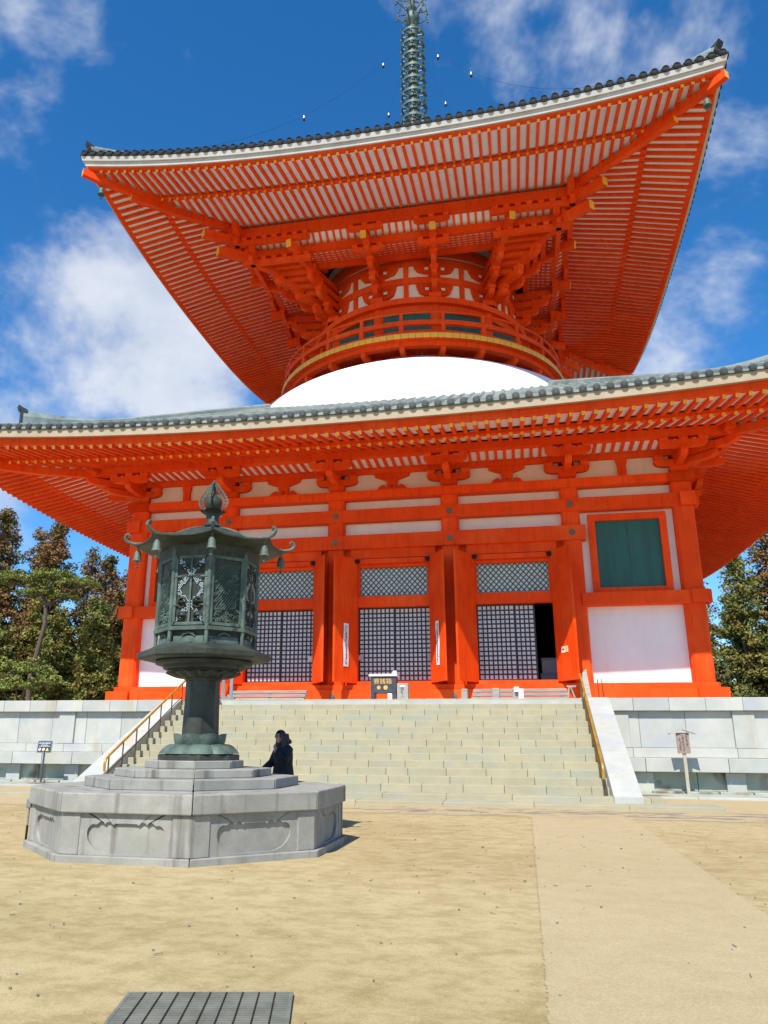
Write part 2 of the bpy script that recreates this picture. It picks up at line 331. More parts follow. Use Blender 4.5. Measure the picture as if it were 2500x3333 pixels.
# ------------------------------------------------------------------ stone platform and stairs
CY = 11.57; PZ = 2.804; PY = -4.04
rs = random.Random(11)
plat = thing('stone_platform', 'pale granite platform with a broad flight of stairs under the red pagoda', 'platform', (0, CY, 0))
core = MB().box(-21, 21, -3.80, 27.2, -.2, PZ-.02); part('core', core, 'granite', plat)
flr = MB().box(-20.95, 20.95, -3.62, 27.15, PZ-.02, PZ-.004); part('floor', flr, 'granite', plat)
def course(name, mat, x0, x1, step, y0, y1, z0, z1, off=0, gap=.008, bevel=.012):
    x = x0 - off
    while x < x1:
        a = max(x, x0); b = min(x+step, x1)
        if b-a > .05: part(name, MB().box(a+gap/2, b-gap/2, y0-jit(rs,.004), y1, z0+jit(rs,.002), z1+jit(rs,.002)), mat, plat, bevel=bevel)
        x += step
SWI, SWO = 6.80, 7.46        # stair side slabs
for sgn in (-1, 1):
    def rngx(a, b): return (a, b) if sgn > 0 else (-b, -a)
    a, b = rngx(SWO+.02, 21)
    course('coping_stone', 'granite', a, b, 1.062, PY-.01, -3.60, 2.41, PZ, off=.35)
    course('wall_panel', 'granite', a, b, 1.36, -3.86, -3.70, 1.31, 2.405, off=.5)
    course('plinth_stone', 'granite', a, b, 1.5, -3.93, -3.70, 1.025, 1.305, off=.9)
    course('ledge_stone', 'granite', a, b, 1.17, -4.38, -3.78, .62, 1.02, off=.3, gap=.014)
    course('low_panel', 'granite_low', a, b, 1.28, -3.98, -3.80, .07, .615, off=.2, gap=.02)
    for xc in (7.72, 11.37, 15.0, 18.6):
        c = xc*sgn; part('pilaster', MB().box(c-.31, c+.31, -3.94, -3.80, 1.31, 2.40), 'granite', plat, bevel=.01)
    for xc in (8.3, 10.9, 13.2, 15.8):
        c = xc*sgn; part('low_pilaster', MB().box(c-.27, c+.27, -4.10, -3.90, .03, .605), 'granite', plat, bevel=.012)
    # apron with a raised kerb in front of the wall
    part('apron', MB().box(*rngx(SWO+.02, 21), -6.62, -3.9, -.1, .035), 'granite_low', plat)
    course('kerb_stone', 'granite', *rngx(SWO+.02, 21), 1.8, -6.85, -6.62, -.1, .06, gap=.01)
    # small gutter stones along the wall foot
    course('gutter_stone', 'granite_low', *rngx(SWO+.02, 21), .92, -4.85, -4.55, -.05, .10, gap=.05)
# stairs
RIS, TRD, Z0S, Y1S = .186, .402, .20, -9.243
stair = part('stair_core', MB().box(-SWI, SWI, -4.2, -3.6, 0, PZ-.05), 'granite', plat)
for i in range(1, 15):
    zt = Z0S+RIS*i; yf = Y1S+TRD*(i-1); x = -SWI + (-.55 if i%2 else 0) - .05*rs.random()
    zt = min(zt, PZ)
    while x < SWI:
        w = 1.05+jit(rs, .05)
        if i in (2, 3) and .2 < x < 1.2: w *= .55
        a = max(x, -SWI); b = min(x+w, SWI)
        if b-a < .12: x += w; continue
        part('stair_stone', MB().box(a+.004, b-.004, yf+jit(rs,.004), yf+TRD+.10, zt-RIS-.06, zt+jit(rs,.002)), 'step', stair, bevel=.011)
        x += w
part('stair_filler', MB().add([(-SWI+.02,-9.1,.1),(SWI-.02,-9.1,.1),(SWI-.02,-3.7,.1),(-SWI+.02,-3.7,.1),(-SWI+.02,-3.7,2.5),(SWI-.02,-3.7,2.5)], [(0,1,2,3),(0,4,5,1),(2,5,4,3),(0,3,4),(1,5,2)]), 'step', plat)
course('foot_stone', 'step', -SWO-.5, SWO+.5, 1.6, -10.05, -9.1, -.05, Z0S, off=.4, gap=.006)
course('landing_slab', 'step', -SWO-1.6, SWO+1.6, 2.1, -10.95, -10.0, -.05, .085, off=.7, gap=.006)
# sloping side slabs, five stones a side, and their outer faces
for sgn in (-1, 1):
    p0 = Vector((0, -10.10, .22)); p1 = Vector((0, -4.36, 2.80)); d = (p1-p0)
    for k in range(5):
        a = p0+d*(k/5+.0012); b = p0+d*((k+1)/5-.0012)
        x0, x1 = (SWI+.004, SWO) if sgn > 0 else (-SWO, -SWI-.004)
        m = MB().hexa([(x0,a.y,a.z-.42),(x1,a.y,a.z-.42),(x1,b.y,b.z-.42),(x0,b.y,b.z-.42),(x0,a.y,a.z),(x1,a.y,a.z),(x1,b.y,b.z),(x0,b.y,b.z)])
        part('side_slab', m, 'granite', plat, bevel=.012)
    x0, x1 = (SWI+.03, SWO-.05) if sgn > 0 else (-SWO+.05, -SWI-.03)
    part('side_wall', MB().add([(x0,-9.95,0),(x1,-9.95,0),(x1,-3.7,0),(x0,-3.7,0),(x0,-3.7,2.5),(x1,-3.7,2.5),(x0,-4.45,2.5),(x1,-4.45,2.5)], [(0,3,4,6),(1,7,5,2),(0,6,7,1),(2,5,4,3),(6,4,5,7),(0,1,2,3)]), 'granite_low', plat)
    part('side_foot', MB().box(x0-.03, x1+.05, -10.22, -9.7, -.02, .23), 'granite', plat, bevel=.012)
    part('side_top', MB().box(x0-.02, x1+.03, -4.36, -3.6, 2.42, PZ), 'granite', plat, bevel=.01)

# ------------------------------------------------------------------ brass handrails
def handrail(x, label):
    t = thing('handrail', label, 'handrail', (x, -9.6, .2), 'brass handrails beside the stairs')
    s = (3.299-.988)/(9.512-4.732)
    top = lambda y: .988+(y+9.512)*s
    pts = [(x,-9.70,.60),(x,-9.72,.80),(x,-9.66,.93)]+[(x,y,top(y)+.03) for y in (-9.5,-8.5,-7.4,-6.3,-5.2,-4.5)]+[(x,-4.3,3.52)]
    part('top_rail', MB().tube(pts, .036, 10), 'rail_yellow', t, True)
    for k in range(7):
        y = -9.497+k*.7925; i = max(1, math.ceil((y-Y1S)/TRD+.0)) if y > Y1S else 0
        zb = min(Z0S+RIS*(math.floor((y-Y1S)/TRD)+1), PZ) if y > Y1S else Z0S
        part('post', MB().tube([(x,y,zb),(x,y,top(y)+.02)], .021, 8), 'rail_post', t, True)
    part('middle_rail', MB().tube([(x,-9.49,top(-9.49)-.43),(x,-4.74,top(-4.74)-.43)], .016, 8), 'rail_post', t, True)
    part('end_post', MB().tube([(x,-4.3,PZ),(x,-4.3,3.5)], .021, 8), 'rail_post', t, True)
handrail(-6.62, 'brass topped handrail on the left side of the stairs behind the lantern')
handrail(6.64, 'brass topped handrail on the right side of the stairs by the sloping slab')
# ------------------------------------------------------------------ the pagoda
pag = thing('pagoda', 'two tiered vermilion pagoda with white dome and copper spire', 'pagoda', (0, CY, PZ))
def pp(name, mb, mats, parent=None, k=0, smooth=False, kind=None, label=None):
    """part authored about the pagoda axis: x along the front, y = -distance outward, z absolute"""
    if isinstance(mats, str): mats = [mats]
    me = mb if isinstance(mb, bpy.types.Mesh) else mb.mesh(name, mats, smooth)
    parent = parent or pag
    o = link_ob(name, me, parent, (0,0,-PZ) if parent is pag else (0,0,0), k*PI/2)
    if kind: o['kind'] = kind
    if label: o['label'] = label
    return o
def pp4(name, mb, mats, parent=None, ks=(0,1,2,3), **kw):
    o = None; me = None
    for k in ks:
        o2 = pp(name, me or mb, mats, parent, k, **kw); me = o2.data; o = o or o2
    return o
FD = 11.57                                   # outward distance of the front face plane (Y = 0)
XC = (-11.22, -7.05, -2.35, 2.35, 7.05, 11.22)
def ch_poly(w, c): return [(-w,-w+c),(-w+c,-w),(w-c,-w),(w,-w+c),(w,w-c),(w-c,w),(-w+c,w),(-w,w-c)]
# columns: all four sides, corners once
for k in range(4):
    for i, x in enumerate(XC):
        if i == 5: continue
        w = .375 if i == 0 else .35
        if k == 0 or i == 0 or k in (1,3):
            pp('column', MB().prism(ch_poly(w, .09), (x,-11.22,3.4), (1,0,0), (0,1,0), (0,0,1), 7.7), 'red', k=k)
def fbeam(name, x0, x1, z0, z1, dfront, dback, ks=(0,)):
    pp4(name, MB().box(x0, x1, -dfront, -dback, z0, z1), 'red', ks=ks)
KS = (0, 1, 3)
fbeam('top_plate', -11.74, 11.74, 11.06, 11.40, 11.74, 10.7, KS)
fbeam('upper_tie_beam', -11.78, 11.78, 10.10, 10.62, 11.64, 11.1, KS)
fbeam('lintel_beam', -7.56, 7.56, 8.94, 9.52, 11.70, 11.1, KS)
for s in (-1, 1):
    a, b = (7.25, 11.80) if s > 0 else (-11.80, -7.25)
    fbeam('waist_beam', a, b, 6.38, 6.86, 11.68, 11.1, KS)
fbeam('ground_sill', -11.96, 11.96, 2.806, 3.34, 11.80, 10.9, KS)
fbeam('sill_ledge', -11.62, 11.62, 3.34, 3.53, 11.70, 10.9, KS)
# hexagonal nail covers
def nail2(x, z, d, r=.13):
    m = MB(); hx = [(r*math.cos(a*PI/3+PI/6), r*math.sin(a*PI/3+PI/6)) for a in range(6)]
    m.prism(hx, (x,-d,z), (1,0,0), (0,0,1), (0,-1,0), .03)
    m.prism([(p*.5, q*.5) for p, q in hx], (x,-d-.03,z), (1,0,0), (0,0,1), (0,-1,0), .022)
    return m
for i, x in enumerate(XC):
    pp('nail_cover', nail2(x, 10.37, 11.64), 'nail')
    if 0 < i < 5: pp('nail_cover', nail2(x, 9.23, 11.70), 'nail')
    if i in (0, 5): pp('nail_cover', nail2(x, 6.635, 11.68), 'nail')
    pp('nail_cover', nail2(x+.12*(1 if i == 5 else -1 if i == 0 else 0), 3.10, 11.80, .11), 'nail')
# plaster between the timbers
def plaster(x0, x1, z0, z1, ks=(0,), d=11.22): pp4('plaster_panel', MB().box(x0, x1, -d, -d+.12, z0, z1), 'white', ks=ks)
for i in range(5):
    a, b = XC[i]+.3, XC[i+1]-.3
    plaster(a, b, 10.60, 11.08, KS); plaster(a, b, 11.38, 12.22, KS, 11.30)
    if 0 < i < 4: plaster(a, b, 9.50, 10.12, KS)
    else:
        plaster(a, b, 3.5, 6.40, KS); plaster(a, b, 6.84, 10.12, KS)
for k in (1, 3): pp('plaster_panel', MB().box(-6.8, 6.8, -11.0, -10.9, 3.5, 8.96), 'white', k=k)
pp('rear_wall', MB().box(-11.2, 11.2, 11.0, 11.22, 2.9, 12.4), 'white')
# corner windows with green shutters
for s in (-1, 1):
    c = s*9.133; w = MB()
    xo0, xo1, xi0, xi1 = c-1.44, c+1.44, c-1.19, c+1.19; zo0, zo1, zi0, zi1 = 6.86, 9.97, 7.075, 9.71
    def fr(pts, dep): return MB().prism([(p[0], p[1]) for p in pts], (0,-11.42,0), (1,0,0), (0,0,1), (0,1,0), dep)
    win = pp('window', fr([(xo0,zo0),(xo1,zo0),(xi1,zi0),(xi0,zi0)], .3), 'red')
    pp('frame', fr([(xo0,zo1),(xi0,zi1),(xi1,zi1),(xo1,zo1)], .3), 'red', win)
    pp('frame', fr([(xo0,zo0),(xi0,zi0),(xi0,zi1),(xo0,zo1)], .3), 'red', win)
    pp('frame', fr([(xo1,zo0),(xo1,zo1),(xi1,zi1),(xi1,zi0)], .3), 'red', win)
    for a, b in ((xi0, c-.006), (c+.006, xi1)):
        m = MB().box(a, b, -11.27, -11.2, zi0-.05, zi1+.05)
        pp('shutter', m, 'green', win)
# door bays
def leaf(hx, ox, hy, oy, z0, z1, th=.085):
    a = Vector((hx, hy-CY, 0)); b = Vector((ox, oy-CY, 0)); d = (b-a).normalized(); n = Vector((d.y, -d.x, 0))*th/2
    return MB().hexa([a-n+Vector((0,0,z0)), b-n+Vector((0,0,z0)), b+n+Vector((0,0,z0)), a+n+Vector((0,0,z0)), a-n+Vector((0,0,z1)), b-n+Vector((0,0,z1)), b+n+Vector((0,0,z1)), a+n+Vector((0,0,z1))])
def lattice_door(x0, x1, y, z0, z1, nx, nz, name='lattice_door'):
    st = .06; m = MB()
    m.box(x0, x0+st, y, y+.05, z0, z1); m.box(x1-st, x1, y, y+.05, z0, z1); m.box(x0+st, x1-st, y, y+.05, z0, z0+.07); m.box(x0+st, x1-st, y, y+.05, z1-st, z1)
    d = pp(name, m, 'darkwood'); g = MB(); b = .054
    for i in range(1, nx):
        c = x0+st+(x1-x0-2*st)*i/nx; g.box(c-b/2, c+b/2, y+.008, y+.036, z0+.07, z1-st)
    for j in range(1, nz):
        c = z0+.07+(z1-st-z0-.07)*j/nz; g.box(x0+st, x1-st, y+.012, y+.04, c-b/2, c+b/2)
    pp('lattice_bars', g, 'darkwood', d, kind='stuff')
    pp('paper_sheet', MB().box(x0+st*.5, x1-st*.5, y+.041, y+.046, z0+.04, z1-st*.5), 'paper', d)
    return d
YB = -CY                                     # world Y -> axis y
for bi, xc in enumerate((-4.7, 0, 4.7)):
    for s in (-1, 1):
        pp('door_jamb', MB().box(*sorted((xc+s*1.46, xc+s*1.74)), YB+.10, YB+.55, 3.53, 8.94), 'red')
        pp('side_board', MB().box(*sorted((xc+s*1.74, xc+s*2.03)), YB+.28, YB+.5, 3.53, 8.94), 'red')
        lf = pp('door_leaf', leaf(xc+s*1.475, xc+s*2.13, .05, -1.13, 3.60, 8.52), 'red')
        # rails on the leaf's edge and its iron pivot rosette
        m = MB()
        for q in range(5):
            a = q*2*PI/5; m.lathe([(.0,-.05),(.05,-.02),(.05,.02),(0,.05)], 6, (xc+s*1.42+.07*math.cos(a), YB-.10, 8.42+.07*math.sin(a)))
        m.lathe([(0,-.06),(.06,0),(0,.06)], 8, (xc+s*1.42, YB-.14, 8.42)); m.bar((xc+s*1.42, YB-.08, 8.42), (xc+s*1.44, YB+.12, 8.42), .05, .05)
        pp('hinge', m, 'iron', lf)
        a = Vector((xc+s*2.03, YB-.92-.05, 0)); pp('latch', MB().box(a.x-.02, a.x+.02, a.y-.03, a.y+.02, 3.85, 4.1), 'iron', lf)
    pp('door_header', MB().box(xc-1.74, xc+1.74, YB+.06, YB+.5, 8.56, 8.94), 'red')
    pp('header_moulding', MB().box(xc-1.70, xc+1.70, YB+.02, YB+.5, 8.34, 8.53), 'red')
    pp('transom_rail', MB().box(xc-1.46, xc+1.46, YB+.22, YB+.5, 8.205, 8.335), 'red')
    pp('transom_rail', MB().box(xc-1.46, xc+1.46, YB+.18, YB+.5, 6.60, 7.03), 'red')
    for s in (-1, 1): pp('transom_stile', MB().box(*sorted((xc+s*1.37, xc+s*1.458)), YB+.24, YB+.5, 7.03, 8.205), 'red')
    pp('threshold', MB().box(xc-1.46, xc+1.46, YB+.02, YB+.6, 3.53, 3.672), 'red')
    tr = pp('transom_panel', MB().box(xc-1.37, xc+1.37, YB+.42, YB+.46, 7.03, 8.205), 'paper')
    g = MB(); cw, chh = .2108, .235; z0, z1, x0, x1 = 7.03, 8.205, xc-1.37, xc+1.37
    for sgn in (-1, 1):                        # crossing diagonal bars, clipped to the opening
        kx = cw/chh
        for q in range(-8, 22):
            pts = []
            for z in (z0, z1):
                xx = x0+q*cw+(kx*(z-z0) if sgn > 0 else -kx*(z-z1)) ; pts.append((xx, z))
            (xa, za), (xb, zb) = pts
            def clipx(xa, za, xb, zb):
                for lim, lo in ((x0, True), (x1, False)):
                    ina = xa >= lim if lo else xa <= lim; inb = xb >= lim if lo else xb <= lim
                    if not ina and not inb: return None
                    if ina and inb: continue
                    t = (lim-xa)/(xb-xa); xm, zm = lim, za+(zb-za)*t
                    if ina: xb, zb = xm, zm
                    else: xa, za = xm, zm
                return xa, za, xb, zb
            r = clipx(xa, za, xb, zb)
            if r and abs(r[1]-r[3]) > .02: g.bar((r[0], YB+.395+.012*sgn, r[1]), (r[2], YB+.395+.012*sgn, r[3]), .02, .042, up=(0,1,0)) if False else g.bar((r[0], YB+.395+.012*sgn, r[1]), (r[2], YB+.395+.012*sgn, r[3]), .042, .02, up=(0,1,0))
    pp('lattice_bars', g, 'lattice_green', tr, kind='stuff')
    if bi < 2:
        lattice_door(xc-1.46, xc+.02, YB+.42, 3.675, 6.598, 8, 16); lattice_door(xc-.02, xc+1.46, YB+.48, 3.675, 6.598, 8, 16)
    else:
        lattice_door(xc-1.46, xc+.02, YB+.42, 3.675, 6.598, 8, 16); lattice_door(xc-.72, xc+.76, YB+.48, 3.675, 6.598, 8, 16)
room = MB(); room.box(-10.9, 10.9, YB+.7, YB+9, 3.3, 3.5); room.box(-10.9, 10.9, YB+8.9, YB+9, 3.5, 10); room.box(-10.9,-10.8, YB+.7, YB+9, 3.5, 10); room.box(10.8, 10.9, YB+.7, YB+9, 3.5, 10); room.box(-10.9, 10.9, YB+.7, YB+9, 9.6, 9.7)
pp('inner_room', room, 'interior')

# brackets under the lower eave
def arm_poly(L, h, nose=.5):
    p = []
    for q in range(6):
        a = q/5*PI/2; p.append((L-(L*nose)*(1-math.sin(a))*1.0 if False else L*(1-nose)+L*nose*math.sin(a), h*.62*(1-math.cos(a))))
    p.append((L, h)); return [(-x, z) for x, z in reversed(p)] + p if False else p + [(-x, z) for x, z in reversed(p)]
def xarm(m, cx, d, z, L, h, th=.26, nose=.5): return m.prism(arm_poly(L, h, nose), (cx,-d-th/2,z), (1,0,0), (0,0,1), (0,1,0), th)
def block(m, cx, d, z, w=.17, h=.16):
    b = w*.68; y = -d
    return m.hexa([(cx-b,y-b,z),(cx+b,y-b,z),(cx+b,y+b,z),(cx-b,y+b,z),(cx-w,y-w,z+h*.5),(cx+w,y-w,z+h*.5),(cx+w,y+w,z+h*.5),(cx-w,y+w,z+h*.5)]).box(cx-w, cx+w, y-w, y+w, z+h*.5, z+h)
def parm(m, o, dirv, z, L, h, th=.26, back=.5):               # arm projecting from o along dirv with a curved nose
    d = Vector((dirv[0], dirv[1], 0)).normalized(); side = Vector((-d.y, d.x, 0))
    p = [(-back, h), (-back, 0)]
    for q in range(6):
        a = q/5*PI/2; p.append((L-.45+.45*math.sin(a), h*.65*(1-math.cos(a))))
    p.append((L, h))
    return m.prism(p, Vector((o[0],o[1],z))-side*th/2, d, (0,0,1), side, th)
def low_bracket(x, ks, corner=0):
    m = MB(); w = .34
    m.hexa([(x-.24,-11.46,11.41),(x+.24,-11.46,11.41),(x+.24,-10.98,11.41),(x-.24,-10.98,11.41),(x-w,-11.56,11.57),(x+w,-11.56,11.57),(x+w,-10.88,11.57),(x-w,-10.88,11.57)]); m.box(x-w, x+w, -11.56, -10.88, 11.57, 11.76)
    for k in ks:
        b = pp('bracket', m, 'red', k=k)
        pp('bracket_arm', xarm(MB(), x, 11.42, 11.72, .88, .28), 'red', b)
        pp('bracket_arm', parm(MB(), (x,-11.2), (0,-1), 11.73, 1.78, .28), 'red', b)
        pp('bracket_arm', xarm(MB(), x, 12.77, 12.03, .86, .28), 'red', b)
        for q in (-.7, 0, .7):
            pp('bearing_block', block(MB(), x+q, 11.42, 12.0, .17, .2), 'red', b); pp('bearing_block', block(MB(), x+q, 12.77, 12.29, .165, .16), 'red', b)
        if corner:
            s = corner
            pp('bracket_arm', parm(MB(), (x,-11.2), (s,-1), 11.735, 1.75, .26, .26), 'red', b)
            pp('bracket_arm', parm(MB(), (x,-11.2), (s,-1), 12.03, 2.65, .28, .28), 'red', b)
            pp('bracket_arm', parm(MB(), (x,-11.2), (s,0), 11.728, 1.78, .28), 'red', b)
            pp('bracket_arm', MB().prism(arm_poly(.86,.28), (s*12.77-.13,-12.0,12.028), (0,1,0), (0,0,1), (1,0,0), .26), 'red', b)
            for q in (.0, .7): pp('bearing_block', block(MB(), s*12.77, 12.0+.0-q+.0, 12.29, .165, .16), 'red', b)
            pp('bearing_block', block(MB(), s*12.9, 12.9, 12.32, .2, .2), 'red', b)
for i in range(1, 5): low_bracket(XC[i], KS)
low_bracket(XC[0], (0,), -1); low_bracket(XC[5], (0,), 1)
# frog-leg struts and plain struts on the frieze
def kaeru(cx):
    m = MB(); top = [(.75,12.20),(.72,12.06),(.52,11.98),(.36,11.93),(.26,11.9)]
    m.prism(top[::-1]+[(-a,b) for a,b in top][::1] if False else [(.26,11.9),(.36,11.93),(.52,11.98),(.72,12.06),(.75,12.20),(-.75,12.20),(-.72,12.06),(-.52,11.98),(-.36,11.93),(-.26,11.9)], (cx,-11.42,0), (1,0,0), (0,0,1), (0,1,0), .14)
    m.prism([(.20,11.66),(.24,11.82),(.24,11.97),(-.24,11.97),(-.24,11.82),(-.20,11.66)], (cx,-11.46,0), (1,0,0), (0,0,1), (0,1,0), .17)
    for s in (-1, 1):
        p = [(.03,11.70),(.18,11.70),(.22,11.62),(.20,11.54),(.27,11.58),(.30,11.68),(.40,11.70),(.52,11.63),(.62,11.52),(.78,11.46),(.94,11.405),(.03,11.405)]
        p = [(s*a, b) for a, b in p]
        m.prism(p if s < 0 else p[::-1], (cx,-11.42,0), (1,0,0), (0,0,1), (0,1,0), .13)
    return m
for cx in (-4.7, 0, 4.7): pp('frog_leg_strut', kaeru(cx), 'red')
for s in (-1, 1):
    cx = s*9.15; m = MB().prism([(.16,11.4),(.16,11.9),(.2,12.02),(.22,12.2),(-.22,12.2),(-.2,12.02),(-.16,11.9),(-.16,11.4)], (cx,-11.44,0), (1,0,0), (0,0,1), (0,1,0), .15)
    pp('frieze_strut', m, 'red')
pp4('wall_purlin', MB().box(-11.9, 11.9, -11.50, -11.1, 12.20, 12.44), 'red', ks=KS)
pp4('eave_purlin', MB().box(-13.5, 13.5, -12.94, -12.60, 12.445, 12.75), 'red', ks=KS)
pp4('eave_panel', MB().hexa([(-12.6,-12.62,12.50),(12.6,-12.62,12.50),(11.5,-11.48,12.46),(-11.5,-11.48,12.46),(-12.6,-12.62,12.54),(12.6,-12.62,12.54),(11.5,-11.48,12.50),(-11.5,-11.48,12.50)]), 'white', ks=KS)
m = MB(); x = -11.9
while x < 11.9:
    m.bar((x,-12.62,12.46), (x,-11.48,12.42), .12, .09); x += .345
pp4('eave_ribs', m, 'red', ks=KS, kind='stuff')

# ------------------------------------------------------------------ roofs
class Roof:
    def __init__(s, **k): s.__dict__.update(k)
    def w(s, d): return max(0., min(1., (d-s.dp)/(s.h-s.dp)))**1.5
    def lift(s, d, x): return s.c*s.w(d)*min(1.05, abs(x)/max(d, .1))**2.4
    def base(s, d, x): return s.zb-(d-s.db)*s.sb+s.lift(d, x)
    def fly(s, d, x): return s.zfl-(d-s.dfl)*s.sf+s.lift(d, x)
    def strip(s, sec, n=36, mi=0, m=None):
        """closed section [(d, z)] swept along one side with mitred corners"""
        m = m or MB(); K = len(sec); b = len(m.v)
        for i in range(n+1):
            t = -1+2*i/n
            for d, z in sec: m.v.append((t*d, -d, z+s.lift(d, t*d)))
        for i in range(n):
            for j in range(K): m.f.append((b+i*K+j, b+i*K+(j+1)%K, b+(i+1)*K+(j+1)%K, b+(i+1)*K+j)); m.m.append(mi)
        m.f.append(tuple(b+j for j in range(K-1,-1,-1))); m.m.append(mi); m.f.append(tuple(b+n*K+j for j in range(K))); m.m.append(mi)
        return m
LOW = Roof(h=17.68, dp=12.77, c=.84, db=15.47, zb=11.97, sb=.304, dfl=17.33, zfl=11.73, sf=.244, din=11.6, dfin=15.15, sp=.395, rw=.125, rh=.14, round=True,
    kaya=[(17.25,11.80),(17.47,11.80),(17.47,12.06),(17.25,12.06)], fas=[(17.3,12.06),(17.58,12.03),(17.70,12.00),(17.72,12.28),(17.3,12.28)], kioi=[(15.25,12.04),(15.47,12.04),(15.45,12.20),(15.25,12.20)],
    dark=False, te=12.28, tsp=.43, tr=.125, prof=lambda d: 12.40+(17.75-d)*.484, dtop=7.0, fmat='fascia_lo')
UPP = Roof(h=14.34, dp=8.45, c=1.18, db=11.72, zb=26.85, sb=.19, dfl=14.05, zfl=26.45, sf=.25, din=6.4, dfin=11.4, sp=.415, rw=.125, rh=.14, round=False,
    kaya=[(13.9,26.525),(14.14,26.52),(14.16,26.66),(13.9,26.66)], fas=[(14.0,26.66),(14.17,26.60),(14.24,26.60),(14.28,26.80),(14.36,26.80),(14.42,27.02),(14.0,27.02)], kioi=[(11.5,26.93),(11.74,26.93),(11.72,27.06),(11.5,27.06)],
    dark=True, te=27.02, tsp=.445, tr=.155, prof=lambda d: 27.14+(14.45-d)*.875-1.5*4*((14.45-d)/13.3)*(1-(14.45-d)/13.3)*.5, dtop=1.0, fmat='fascia_hi')
def rafter_bar(p0, p1, w, h, rnd):
    m = MB()
    if rnd: m.tube([p0, p1], [w*.58, w*.58], 10); m.m[-1] = 1
    else: m.bar(p0, p1, w, h, endmat=1)
    return m
def roof_build(r, name, side_ind):
    root = pp(name, MB().grid(lambda u, v: (lambda d: ((-1+2*u)*d, -d, r.prof(d)+r.lift(d, (-1+2*u)*d)))(r.h+.07+(r.dtop-r.h-.07)*v), 40, 14), 'tile', smooth=True)
    for k in (1,2,3): pp('roof_slope', root.data, None, root, k)
    pp4('eave_edge', r.strip(r.kaya), 'red', root); pp4('eave_fascia', r.strip(r.fas), r.fmat, root); pp4('rafter_board', r.strip(r.kioi), 'red', root)
    # closing sheet between fascia top and tiles
    pp4('tile_bed', r.strip([(r.h-.5, r.te), (r.h+.02, r.te), (r.h+.06, r.te+.07), (r.h-.5, r.te+.30)]), 'tile', root)
    # soffits: plaster between the rafters
    def soff(fn, d0, d1, off): return MB().grid(lambda u, v: (lambda d: ((-1+2*u)*d, -d, fn(d, (-1+2*u)*d)+off))(d0+(d1-d0)*v), 40, 6)
    pp4('soffit', soff(r.fly, r.dfin, r.dfl-.02, r.rh*.52), 'white', root, smooth=True)
    pp4('soffit', soff(r.base, r.din, r.db-.1, r.rh*.52), 'white', root, smooth=True)
    n = int((r.h-.25)/r.sp)
    sides = {k: (MB(), MB()) for k in (1,2,3)}
    for k in (0,1,2,3):
        for i in range(-n, n):
            x = (i+.5)*r.sp
            for kind, fn, din, dout, rnd, nm in ((0, r.base, r.din, r.db, r.round, 'rafter'), (1, r.fly, r.dfin, r.dfl, False, 'flying_rafter')):
                a = max(din, abs(x)+.12)
                if a > dout-.12: continue
                m = rafter_bar((x,-a,fn(a,x)), (x,-dout,fn(dout,x)), r.rw, r.rh, rnd)
                if k == 0 or (side_ind and k != 2): pp(nm, m, ['red','yellow'], root, k)
                else:
                    q = sides[k][kind]; b = len(q.v); q.v += m.v; q.f += [tuple(v+b for v in f) for f in m.f]; q.m += m.m
    if True:
        for k in (1,2,3) if not side_ind else (2,):
            for q, nm in zip(sides[k], ('side_rafters', 'side_flying_rafters')): pp(nm, q, ['red','yellow'], root, k, kind='stuff')
    # round eave tiles: front ones singly, the rest joined
    nt_ = int(r.h/r.tsp)
    def tile(m, x, full=False):
        d0 = r.h+.13; z = lambda d: r.prof(d)+r.lift(min(d, r.h), x)+.02
        L = [d0, d0-.5, max(abs(x)+.05, d0-1.1)] if not full else [d0-1.1+(max(abs(x)+.05, r.dtop)-d0+1.1)*q/5 for q in range(6)]
        if L[-1] > L[0]-.1: L = [d0, d0-.12] if not full else None
        if L is None: return m
        m.tube([(x,-d,z(d)-(.05 if full else 0)) for d in L], r.tr*.86, 8, 0 if not r.dark or full else 1, cap=not full)
        if not full:
            c = len(m.v); p0 = Vector((x,-d0-.012,z(d0))); p1 = Vector((x,-d0+.05,z(d0)))
            m.tube([p1, p0], r.tr, 12, 1); m.tube([p0, p0+Vector((0,-.018,0))], [r.tr*.78, r.tr*.66], 12, 1)
        return m
    rest = MB()
    for i in range(-nt_, nt_+1):
        x = i*r.tsp
        if abs(x) > r.h+.05: continue
        pp('eave_tile', tile(MB(), x), ['tile','tile_shaded' if r.dark else 'tile_end'], root, smooth=True); tile(rest, x, True)
    pp4('cover_tile_rows', rest, 'tile', root, kind='stuff', smooth=True)
    st = MB()
    for i in range(-nt_, nt_+1):
        if abs(i*r.tsp) <= r.h+.05: tile(st, i*r.tsp)
    pp4('side_eave_tiles', st, ['tile','tile_shaded' if r.dark else 'tile_end'], root, ks=(1,2,3), kind='stuff', smooth=True)
    # flat drip tiles between them
    fl = MB()
    for i in range(-nt_, nt_):
        x = (i+.5)*r.tsp
        if abs(x) > r.h-.1: continue
        d0 = r.h+.10; z = r.te+.055+r.lift(r.h, x); w = r.tsp/2-.06
        fl.prism([(-w,.05),(-w,.0),(-w*.5,-.035),(w*.5,-.035),(w,0),(w,.05)], (x,-d0,z), (1,0,0), (0,0,1), (0,1,0), .5)
    pp4('drip_tiles', fl, 'tile_shaded' if r.dark else 'tile', root, kind='stuff')
    return root
low = roof_build(LOW, 'lower_roof', False)
upp = roof_build(UPP, 'upper_roof', True)
